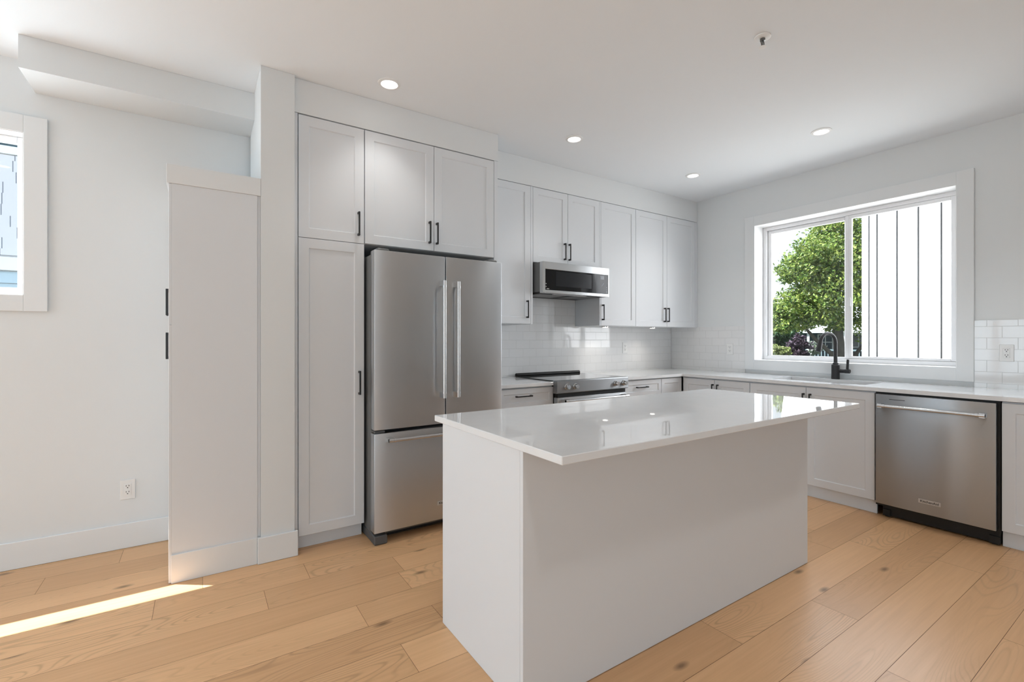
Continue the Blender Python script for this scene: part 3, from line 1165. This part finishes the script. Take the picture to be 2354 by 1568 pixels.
t.part('kick_plate', MB().box(2.41, 3.175, 3.03, 3.05, 0.002, 0.029), 'black_plastic')
for px, pv in ((1305, 888), (1325, 886), (1418, 879.5), (1437, 878)):
    a = (px - 1181.07) / FPX
    kx_ = (math.sin(YAW) + a * math.cos(YAW)) / (math.cos(YAW) - a * math.sin(YAW))
    x = kx_ * 2.925
    zc = 0.8745
    kn = t.part('knob', MB().lathe([(0.0235, 2.9403), (0.0235, 2.934), (0.0200, 2.931), (0.0185, 2.908), (0.0165, 2.904)], (x, 0, zc), 'y', 26), 'chrome', cpn)

# ------------------------------------------------------------------ dishwasher
t = Thing('dishwasher', 'stainless built-in dishwasher under the worktop right of the sink cabinet', 'dishwasher', (4.3, 1.07, 0))
DY0, DY1, DX = 0.7600, 1.3740, 4.010
t.part('tub', MB().box(DX + 0.042, XR - 0.01, 0.7485, 1.3850, 0.075, 0.8830), 'black_plastic')
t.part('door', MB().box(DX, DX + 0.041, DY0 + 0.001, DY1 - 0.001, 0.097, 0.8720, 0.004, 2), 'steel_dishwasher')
kb = MB().box(4.062, 4.10, 0.7520, 1.345, 0.012, 0.0745)
kb.box(4.05, 4.062, 0.752, 0.80, 0.010, 0.055).box(4.05, 4.062, 1.300, 1.343, 0.010, 0.055)
kb.box(4.07, 4.095, 0.765, 0.79, 0.0006, 0.012).box(4.07, 4.095, 1.31, 1.335, 0.0006, 0.012)
t.part('kick_plate', kb, 'black_plastic')
t.part('status_strip', MB().box(DX - 0.0006, DX - 0.0001, 1.205, 1.293, 0.8375, 0.8410), 'black_plastic')
hh = MB()
bar_handle(hh, (DX, 1.347, 0.7945), (DX, 0.800, 0.7945), (-1, 0, 0), 0.046, 0.0110, (0.013, 0.014))
t.part('handle', hh, 'steel_bright')
badge(t, facing_x(DX), 1.074, 0.181, 0.115, 0.0265, flip=-1)

# ------------------------------------------------------------------ island
t = Thing('kitchen_island', 'white panelled kitchen island base in the foreground', 'island', (1.88, 1.6, 0))
t.part('end_panel', MB().box(0.9018, 0.9205, 1.3178, 1.9247, 0.0006, ZK0 - 0.0006, 0.0008), 'cabinet_paint')
t.part('end_panel', MB().box(2.8362, 2.8549, 1.3178, 1.9247, 0.0006, ZK0 - 0.0006, 0.0008), 'cabinet_paint')
t.part('back_panel', MB().box(0.9018, 2.8549, 1.2987, 1.3170, 0.0006, ZK0 - 0.0006, 0.0008), 'cabinet_paint')
t.part('body', MB().box(0.9212, 2.8355, 1.3177, 1.9040, 0.099, ZK0 - 0.0006), 'cabinet_paint')
t.part('toe_kick', MB().box(0.9212, 2.8355, 1.84, 1.855, 0.0006, 0.0985), 'cabinet_paint')
fi = (lambda s, d, z: (s, 1.9040 + d, z))
for a, b_, hs in ((0.9215, 1.398, 1.36), (1.398, 1.8775, 1.92), (1.8775, 2.356, 2.32), (2.356, 2.835, 2.40)):
    front(t, fi, a, b_, ZB0, ZB1, (min(max(hs, a + 0.04), b_ - 0.04), 0.75))
tag(MB().box(0.8949, 2.9623, 1.0855, 1.9970, ZK0, ZK1, 0.0022).build('island_countertop', 'quartz', None, (1.93, 1.54, ZK0)),
    'glossy white quartz slab on the kitchen island', 'countertop', 'white quartz worktops')

# ------------------------------------------------------------------ hall cabinet (its side faces the kitchen)
t = Thing('hall_cabinet', 'tall white hall cabinet seen from its plain side, black handles at its left edge', 'cabinet', (0.07, 3.33, 0))
t.part('side_panel', MB().box(-0.1185, 0.2715, 3.0052, 3.024, 0.0006, 2.0650), 'cabinet_paint')
t.part('filler_strip', MB().box(0.2722, 0.2875, 3.0120, 3.024, 0.0006, 2.0650), 'cabinet_paint')
t.part('body', MB().box(-0.1175, 0.2715, 3.0245, YH - 0.015, 0.08, 2.0650), 'cabinet_inside')
t.part('header', MB().box(-0.1400, 0.2875, 2.9985, YH - 0.002, 2.0655, 2.163, 0.0012), 'trim_paint')
t.part('base_trim', MB().box(-0.1200, 0.2710, 2.9985, 3.0047, 0.0006, 0.147, 0.001), 'trim_paint')
fh = (lambda s, d, z: (-0.1188 - d, s, z))
for z0, z1, zh in ((1.336, 2.062, 1.470), (0.004, 1.333, 1.223)):
    for y0, y1, yh in ((3.006, 3.338, 3.300), (3.341, YH - 0.02, 3.379)):
        dd = t.part('door', MB().slab(y0, y1, z0, z1, 0.0125, fh), 'cabinet_paint', smooth=20)
        t.part('handle', pull(fh, yh, zh, 0.150, True, 0.0125, 0.026), 'black_metal', dd, label='black bar handle')

# ------------------------------------------------------------------ ceiling lights
LG = 'recessed round ceiling lights'


def downlight():
    th = Thing('ceiling_light', 'round recessed ceiling light in front of the fridge cabinet', 'light', (0, 0, ZC), LG)
    th.part('trim_ring', MB().lathe([(0.067, ZC - 0.0004), (0.066, ZC - 0.004), (0.050, ZC - 0.008), (0.047, ZC - 0.0030)], (0, 0, 0), seg=40, cap=False), 'light_trim')
    th.part('diffuser', MB().lathe([(0.0465, ZC - 0.0016), (0.0465, ZC - 0.0032), (0.044, ZC - 0.0040)], (0, 0, 0), seg=40), 'lamp_diffuser')
    ld = bpy.data.lights.new('ceiling_light_glow', 'SPOT')
    ld.energy = 10
    ld.spot_size = math.radians(104)
    ld.spot_blend = 1.0
    ld.shadow_soft_size = 0.05
    ld.color = (1.0, 0.98, 0.95)
    lo = bpy.data.objects.new('ceiling_light_glow', ld)
    COL.objects.link(lo)
    lo.parent = th.o
    lo.location = (0, 0, -0.03)
    th.o.children
    return th


# build at the origin then move the parts with their root
d0 = downlight()
for ch in d0.o.children:
    pass
spots = [(0.9543, 2.7866, 'round recessed ceiling light in front of the fridge cabinet'),
         (2.4021, 2.768, 'round recessed ceiling light above the range side of the island'),
         (3.870, 2.767, 'smallest-looking round recessed ceiling light, over the far counter corner'),
         (3.8426, 1.653, 'round recessed ceiling light nearest the sink window'),
         (3.85, 0.30, 'round recessed ceiling light added unseen as fill, right of the camera'),
         (2.40, 0.25, 'round recessed ceiling light added unseen as fill, above the open floor'),
         (0.55, 0.15, 'round recessed ceiling light added unseen as fill, above the camera'),
         (-1.45, 1.55, 'round recessed ceiling light added unseen as fill, at the hall entrance'),
         (-1.45, -0.60, 'round recessed ceiling light added unseen as fill, in the living area'),
         (0.55, -1.60, 'round recessed ceiling light added unseen as fill, behind the camera')]
for i, (x, y, lab) in enumerate(spots):
    r = d0.o if i == 0 else copy_tree(d0.o)
    r.location = (x, y, ZC)
    r['label'] = lab
    if i >= 4:      # lamps added out of view, brighter to fill the room
        for ch in r.children:
            if ch.type == 'LIGHT':
                ch.data = ch.data.copy()
                ch.data.energy = 22

# under-cabinet pucks
pk = Thing('cabinet_puck_light', 'small round light under the wall cabinet just right of the microwave', 'light', (0, 0, ZU0), 'puck lights under the wall cabinets')
pk.part('housing', MB().lathe([(0.034, ZU0 - 0.0006), (0.034, ZU0 - 0.010), (0.027, ZU0 - 0.012)], (0, 0, 0), seg=30), 'chrome')
pk.part('diffuser', MB().lathe([(0.026, ZU0 - 0.0122), (0.025, ZU0 - 0.0140)], (0, 0, 0), seg=30), 'puck_diffuser')
ld = bpy.data.lights.new('puck_glow', 'SPOT')
ld.energy = 2.4
ld.spot_size = math.radians(135)
ld.spot_blend = 0.8
ld.shadow_soft_size = 0.025
ld.color = (1.0, 0.92, 0.82)
lo = bpy.data.objects.new('puck_glow', ld)
COL.objects.link(lo)
lo.parent = pk.o
lo.location = (0, 0, -0.02)
pk.o.location = (3.36, 3.405, ZU0)
p2 = copy_tree(pk.o)
p2.location = (4.06, 3.405, ZU0)
p2['label'] = 'small round light under the two-door wall cabinet near the corner'

# sprinkler
t = Thing('sprinkler', 'small white fire sprinkler on the ceiling', 'sprinkler', (2.3912, 1.3018, ZC))
sx, sy = 2.3912, 1.3018
t.part('escutcheon', MB().lathe([(0.040, ZC - 0.0005), (0.039, ZC - 0.005), (0.030, ZC - 0.008), (0.014, ZC - 0.009)], (sx, sy, 0), seg=32), 'light_trim')
m = MB().lathe([(0.012, ZC - 0.0088), (0.012, ZC - 0.020), (0.008, ZC - 0.022)], (sx, sy, 0), seg=16)
for q in (-1, 1):
    m.tube([(sx + q * 0.009, sy, ZC - 0.018), (sx + q * 0.014, sy, ZC - 0.032), (sx + q * 0.004, sy, ZC - 0.050)], 0.0028, 8)
m.cyl((sx, sy, ZC - 0.021), (sx, sy, ZC - 0.048), 0.0028, 8)
t.part('frame', m, 'sprinkler_metal')
m = MB().lathe([(0.006, ZC - 0.049), (0.018, ZC - 0.0515), (0.018, ZC - 0.053), (0.004, ZC - 0.0545)], (sx, sy, 0), seg=20)
t.part('deflector', m, 'light_trim')

# ------------------------------------------------------------------ outside
mat('grass', (0.045, 0.06, 0.03), 0.9, var=0.35, bscale=3)
mat('siding_white', (0.72, 0.73, 0.74), 0.55, spec=0.3)
mat('siding_joint', (0.035, 0.037, 0.04), 0.7)
mat('slate_siding', (0.025, 0.048, 0.07), 0.7, var=0.2, bscale=2)
mat('roof_shingle', (0.2, 0.21, 0.23), 0.9, var=0.25, bscale=6)
mat('white_trim', (0.45, 0.47, 0.49), 0.6)
mat('dark_pane', (0.02, 0.035, 0.05), 0.1)
mat('bark', (0.05, 0.045, 0.04), 0.9, var=0.4, bscale=12)
mat('picket', (0.16, 0.22, 0.24), 0.7)


def leaf_mat(name, cols, trans=0.3):
    m, t, b = nodes_of(name)
    g = t.nodes.new('ShaderNodeNewGeometry')
    r = t.nodes.new('ShaderNodeValToRGB')
    r.color_ramp.interpolation = 'LINEAR'
    n = len(cols)
    while len(r.color_ramp.elements) < n:
        r.color_ramp.elements.new(0.5)
    for i, c_ in enumerate(cols):
        r.color_ramp.elements[i].position = i / max(1, n - 1)
        r.color_ramp.elements[i].color = (*c_, 1)
    t.links.new(g.outputs['Random Per Island'], r.inputs[0])
    t.links.new(r.outputs[0], b.inputs['Base Color'])
    b.inputs['Roughness'].default_value = 0.55
    b.inputs['Specular IOR Level'].default_value = 0.3
    o = t.nodes['Material Output']
    tr = t.nodes.new('ShaderNodeBsdfTranslucent')
    t.links.new(r.outputs[0], tr.inputs[0])
    mx = t.nodes.new('ShaderNodeMixShader')
    mx.inputs[0].default_value = trans
    t.links.new(b.outputs[0], mx.inputs[1])
    t.links.new(tr.outputs[0], mx.inputs[2])
    t.links.new(mx.outputs[0], o.inputs[0])


leaf_mat('leaf_green', [(0.03, 0.075, 0.018), (0.09, 0.165, 0.03), (0.17, 0.25, 0.045), (0.27, 0.32, 0.07), (0.23, 0.30, 0.16)])
leaf_mat('leaf_dark', [(0.015, 0.045, 0.02), (0.03, 0.08, 0.03), (0.07, 0.13, 0.05)])
leaf_mat('leaf_purple', [(0.02, 0.014, 0.022), (0.05, 0.03, 0.045), (0.13, 0.10, 0.14)])
leaf_mat('leaf_white', [(0.25, 0.28, 0.26), (0.35, 0.38, 0.36), (0.10, 0.16, 0.06), (0.40, 0.41, 0.41)])
leaf_mat('leaf_lime', [(0.14, 0.2, 0.04), (0.26, 0.30, 0.12), (0.30, 0.33, 0.2)])


def foliage(name, blobs, count, size, m, parent, origin, seed):
    """leaf quads scattered in clusters inside the ellipsoids blobs = (centre, radii, weight)"""
    rg = random.Random(seed)
    V, F = [], []
    tot = sum(b_[2] for b_ in blobs)
    org = Vector(origin)
    for c_, rad, wt in blobs:
        nb = int(count * wt / tot)
        ncl = max(6, nb // 26)
        cl = []
        for _ in range(ncl):
            d = Vector((rg.gauss(0, 1), rg.gauss(0, 1), rg.gauss(0, 1))).normalized() * (rg.random() ** 0.38)
            cl.append(Vector((c_[0] + d.x * rad[0], c_[1] + d.y * rad[1], c_[2] + d.z * rad[2])))
        spread = 0.26 * min(rad)
        for _ in range(nb):
            q = rg.choice(cl)
            p_ = q + Vector((rg.gauss(0, 1), rg.gauss(0, 1), rg.gauss(0, 0.6))) * spread * 0.62 - org
            nrm = Vector((rg.gauss(0, 1), rg.gauss(0, 1), rg.gauss(0.7, 1))).normalized()
            u = nrm.orthogonal().normalized()
            u = Matrix.Rotation(rg.uniform(0, 6.28), 3, nrm) @ u
            v = nrm.cross(u)
            s_ = size * rg.uniform(0.6, 1.35)
            k_ = len(V)
            V += [p_ - u * s_, p_ + v * s_ * 0.5 + nrm * s_ * 0.12, p_ + u * s_, p_ - v * s_ * 0.5 + nrm * s_ * 0.12]
            F.append((k_, k_ + 1, k_ + 2, k_ + 3))
    me_ = bpy.data.meshes.new(name)
    me_.from_pydata([tuple(v) for v in V], [], F)
    me_.materials.append(MATS[m])
    o_ = bpy.data.objects.new(name, me_)
    COL.objects.link(o_)
    o_.parent = parent
    return o_


def out_pt(u, v, fwd):
    """a point outdoors, fwd metres ahead of the kitchen viewpoint (used once to lay out the garden)"""
    a = (u - 1181.07) / FPX
    b_ = (778.62 - v) / FPX
    s_, c_ = math.sin(YAW), math.cos(YAW)
    return Vector(((s_ + a * c_) * fwd, (c_ - a * s_) * fwd, CAM_H + b_ * fwd))


GZ = -0.45
gm = MB().box(-40, 4.9, 3.96, 60, GZ - 0.3, GZ).box(4.9, 90, -40, 60, GZ - 0.3, GZ)
tag(gm.build('lawn', 'grass'), 'green lawn outside around the houses', 'lawn', kind='structure')

# tree
c0 = out_pt(1925, 640, 12.5)
base = Vector((c0.x + 0.5, c0.y + 0.1, GZ))
t = Thing('tree', 'large bright green leafy tree outside the sink window', 'tree', base)
blobs = []
for (u, v, r_, wt) in ((1925, 620, 1.25, 5), (1880, 585, 0.62, 1.5), (1960, 540, 1.1, 3.2), (1838, 625, 0.55, 1.3), (1900, 690, 0.85, 2.4),
                       (1815, 705, 0.52, 1.5), (1860, 725, 0.50, 1.4), (1795, 740, 0.40, 1.0), (1990, 660, 1.2, 3), (1925, 745, 0.35, 0.5), (1920, 520, 0.6, 1.2), (2010, 740, 0.8, 1.3)):
    p_ = out_pt(u, v, 12.5 + (0.25 if u > 1900 else -0.1))
    blobs.append(((p_.x, p_.y, p_.z), (r_, r_, r_ * 0.82), wt))
foliage('foliage', blobs, 44000, 0.045, 'leaf_green', t.o, base, 3)
m = MB()
tp = [base, base + Vector((0.02, 0, 0.9)), base + Vector((-0.1, 0.05, 1.8)), base + Vector((-0.12, 0.1, 3.2)), base + Vector((-0.1, 0.05, 4.2))]
m.tube(tp, [0.20, 0.16, 0.13, 0.09, 0.04], 10)
for q in ((0.9, -0.5, 1.2, 0.8), (-1.1, 0.7, 1.3, 1.1), (-0.7, -0.2, 1.6, 1.9), (0.6, 0.6, 1.7, 1.5)):
    a = base + Vector((-0.05, 0.03, q[3]))
    m.tube([a, a + Vector((q[0] * 0.5, q[1] * 0.5, q[2] * 0.45)), a + Vector((q[0], q[1], q[2]))], [0.07, 0.05, 0.02], 8)
t.part('trunk', m, 'bark')

# darker hedge tree to the left and shrubs below
def shrub(name, label, u, v, fwd, rad, count, size, m_, seed, cat='shrub'):
    c_ = out_pt(u, v, fwd)
    b_ = Vector((c_.x, c_.y, GZ))
    th = Thing(name, label, cat, b_)
    foliage('foliage', [((c_.x, c_.y, c_.z), rad, 2), ((c_.x, c_.y, (c_.z + GZ) / 2), (rad[0] * 0.9, rad[1] * 0.9, (c_.z - GZ) * 0.6), 1.2)],
            count, size, m_, th.o, b_, seed)
    mm = MB()
    for k_ in range(4):
        a = k_ * 1.6
        mm.tube([b_ + Vector((0.03 * math.cos(a), 0.03 * math.sin(a), 0)), b_ + Vector((0.3 * rad[0] * math.cos(a), 0.3 * rad[0] * math.sin(a), (c_.z - GZ) * 0.8))], [0.025, 0.01], 6)
    th.part('stem', mm, 'bark')
    return th


shrub('hedge_shrub', 'dark evergreen shrub behind the tree at the left of the sink window', 1778, 765, 17, (0.75, 0.75, 0.7), 5000, 0.075, 'leaf_dark', 5)
shrub('purple_shrub', 'dark purple leaved shrub behind the faucet', 1838, 796, 15, (0.33, 0.33, 0.36), 2600, 0.055, 'leaf_purple', 6)
shrub('flowering_shrub', 'white flowering shrub next to the purple shrub', 1873, 800, 15.5, (0.24, 0.24, 0.26), 1300, 0.05, 'leaf_white', 8)
shrub('lime_shrub', 'pale lime green shrub low in the left corner of the sink window', 1792, 808, 14, (0.30, 0.30, 0.20), 1500, 0.05, 'leaf_lime', 9)


# slate blue house far behind
hc = out_pt(1935, 800, 38)
hang = math.atan2(-hc.y, -hc.x)
HM = Matrix.Translation((hc.x, hc.y, GZ)) @ Matrix.Rotation(hang + PI / 2, 4, 'Z')   # local -Y... front faces the kitchen


class LMB(MB):
    def build(self, *a, **k_):
        return super().build(*a, **k_)


t = Thing('slate_house', 'slate blue house with porch far behind the tree', 'house', (hc.x, hc.y, GZ))


def hpart(name, mb, m_, parent=None):
    bmesh.ops.transform(mb.bm, matrix=HM, verts=mb.bm.verts[:])
    return t.part(name, mb, m_, parent)


FRY = -4.0
hpart('wall', MB().box(-5, 8, FRY, 3, 0, 3.2), 'slate_siding')
rf = MB().prism([(-5.5, FRY - 0.4, 3.2), (-5.5, 3.4, 3.2), (-5.5, -0.5, 5.6)], (14, 0, 0))
hpart('roof', rf, 'roof_shingle')
hpart('porch_roof', MB().prism([(-4.2, FRY - 0.02, 2.85), (-4.2, FRY - 2.0, 2.25), (-4.2, FRY - 2.0, 2.12), (-4.2, FRY - 0.02, 2.45)], (8.4, 0, 0)), 'white_trim')
for x in (-4.0, -2.0, 0.1, 2.1, 4.0):
    hpart('porch_post', MB().box(x - 0.08, x + 0.08, FRY - 1.9, FRY - 1.75, 0, 2.2), 'white_trim')
for x, wd_ in ((-3.0, 1.1), (-1.0, 1.0), (1.0, 0.9), (3.0, 1.2)):
    f_ = MB()
    z0, z1 = (0.85, 2.05) if x != 1.0 else (0.1, 2.1)
    f_.box(x - wd_ / 2, x - wd_ / 2 + 0.09, FRY - 0.05, FRY - 0.005, z0, z1).box(x + wd_ / 2 - 0.09, x + wd_ / 2, FRY - 0.05, FRY - 0.005, z0, z1)
    f_.box(x - wd_ / 2, x + wd_ / 2, FRY - 0.05, FRY - 0.005, z1 - 0.09, z1).box(x - wd_ / 2, x + wd_ / 2, FRY - 0.05, FRY - 0.005, z0, z0 + 0.09)
    f_.box(x - 0.03, x + 0.03, FRY - 0.045, FRY - 0.005, z0, z1).box(x - wd_ / 2, x + wd_ / 2, FRY - 0.045, FRY - 0.005, (z0 + z1) / 2 - 0.03, (z0 + z1) / 2 + 0.03)
    wo = hpart('window', f_, 'white_trim')
    hpart('pane', MB().box(x - wd_ / 2 + 0.09, x + wd_ / 2 - 0.09, FRY - 0.02, FRY - 0.006, z0 + 0.09, z1 - 0.09), 'dark_pane', wo)
rl = MB().box(-4.0, 4.0, FRY - 1.86, FRY - 1.80, 0.85, 0.95).box(-4.0, 4.0, FRY - 1.86, FRY - 1.80, 0.12, 0.2)
for k_ in range(41):
    x = -4.0 + k_ * 0.2
    rl.box(x - 0.03, x + 0.03, FRY - 1.85, FRY - 1.81, 0.15, 0.9)
hpart('railing', rl, 'picket')

# white board-and-batten house beside the sink window
NX = 8.7
t = Thing('white_house', 'white vertical-board house close outside the right half of the sink window', 'house', (NX + 2, 0, GZ))
t.part('wall', MB().box(NX, NX + 5, -6.0, 3.148, GZ + 0.001, 6.5), 'siding_white')
t.part('corner_board', MB().box(NX - 0.022, NX - 0.0005, 3.067, 3.152, GZ + 0.001, 6.5), 'siding_white')
ysd = [2.953, 2.703, 2.451, 2.195]
while ysd[-1] > -5.6:
    ysd.append(ysd[-1] - 0.254)
m = MB()
prev = 3.050
for y in ysd:
    m.box(NX - 0.016, NX - 0.0005, y + 0.011, prev, GZ + 0.001, 6.5)
    prev = y - 0.011
t.part('board_cladding', m, 'siding_white')
m = MB()
for y in [3.0583] + ysd:
    m.box(NX - 0.003, NX - 0.0003, y - 0.0080 if y > 3 else y - 0.0108, y + 0.0083 if y > 3 else y + 0.0108, GZ + 0.001, 6.5)
t.part('board_joint', m, 'siding_joint')
t.part('roof', MB().prism([(NX - 0.3, -6.3, 6.5), (NX + 5.3, -6.3, 6.5), (NX + 2.5, -6.3, 8.3)], (0, 9.75, 0)), 'roof_shingle')

# pale shingle house outside the hall window
m_, t_n, b_n = nodes_of('pale_shingles')
c_ = t_n.nodes.new('ShaderNodeTexCoord')
s_ = t_n.nodes.new('ShaderNodeSeparateXYZ')


def nm_(op, a, b=None):
    n = t_n.nodes.new('ShaderNodeMath')
    n.operation = op
    for i, v in enumerate((a, b)):
        if v is None:
            continue
        if isinstance(v, (int, float)):
            n.inputs[i].default_value = v
        else:
            t_n.links.new(v, n.inputs[i])
    return n.outputs[0]


t_n.links.new(c_.outputs['Object'], s_.inputs[0])
row = nm_('FLOOR', nm_('DIVIDE', s_.outputs['Z'], 0.115))
wn = t_n.nodes.new('ShaderNodeTexWhiteNoise')
wn.noise_dimensions = '1D'
t_n.links.new(row, wn.inputs['W'])
line = nm_('LESS_THAN', nm_('FRACT', nm_('ADD', nm_('DIVIDE', s_.outputs['X'], 0.135), wn.outputs['Value'])), 0.055)
mxs = t_n.nodes.new('ShaderNodeMix')
mxs.data_type = 'RGBA'
mxs.inputs[6].default_value = (0.60, 0.61, 0.64, 1)
mxs.inputs[7].default_value = (0.14, 0.16, 0.20, 1)
t_n.links.new(line, mxs.inputs[0])
t_n.links.new(mxs.outputs[2], b_n.inputs['Base Color'])
b_n.inputs['Roughness'].default_value = 0.7
mat('blue_grey_siding', (0.34, 0.45, 0.52), 0.6)
t = Thing('shingle_house', 'pale shingled house right outside the hall window at left', 'house', (-1.8, 8.5, GZ))
t.part('wall', MB().box(-6, 2.5, 7.02, 11, GZ + 0.001, 4.6), 'siding_white')
t.part('shingle_cladding', MB().box(-6.02, 2.52, 6.985, 7.0195, 2.13, 3.17), 'pale_shingles')
m = MB().box(-6.03, 2.53, 6.960, 7.0195, 1.97, 2.11, 0.004).box(-6.03, 2.53, 6.960, 7.0195, 3.175, 3.30, 0.004)
t.part('band_board', m, 'siding_white')
m = MB()
for k2 in range(19):
    z = 1.96 - 0.125 * k2
    m.prism([(-6.02, 7.0195, z), (-6.02, 6.995, z), (-6.02, 6.975, z - 0.120), (-6.02, 7.0195, z - 0.120)], (8.54, 0, 0))
t.part('lap_siding', m, 'blue_grey_siding')
t.part('roof', MB().prism([(-6.4, 6.7, 4.6), (-6.4, 11.4, 4.6), (-6.4, 9.05, 5.6)], (9.3, 0, 0)), 'roof_shingle')
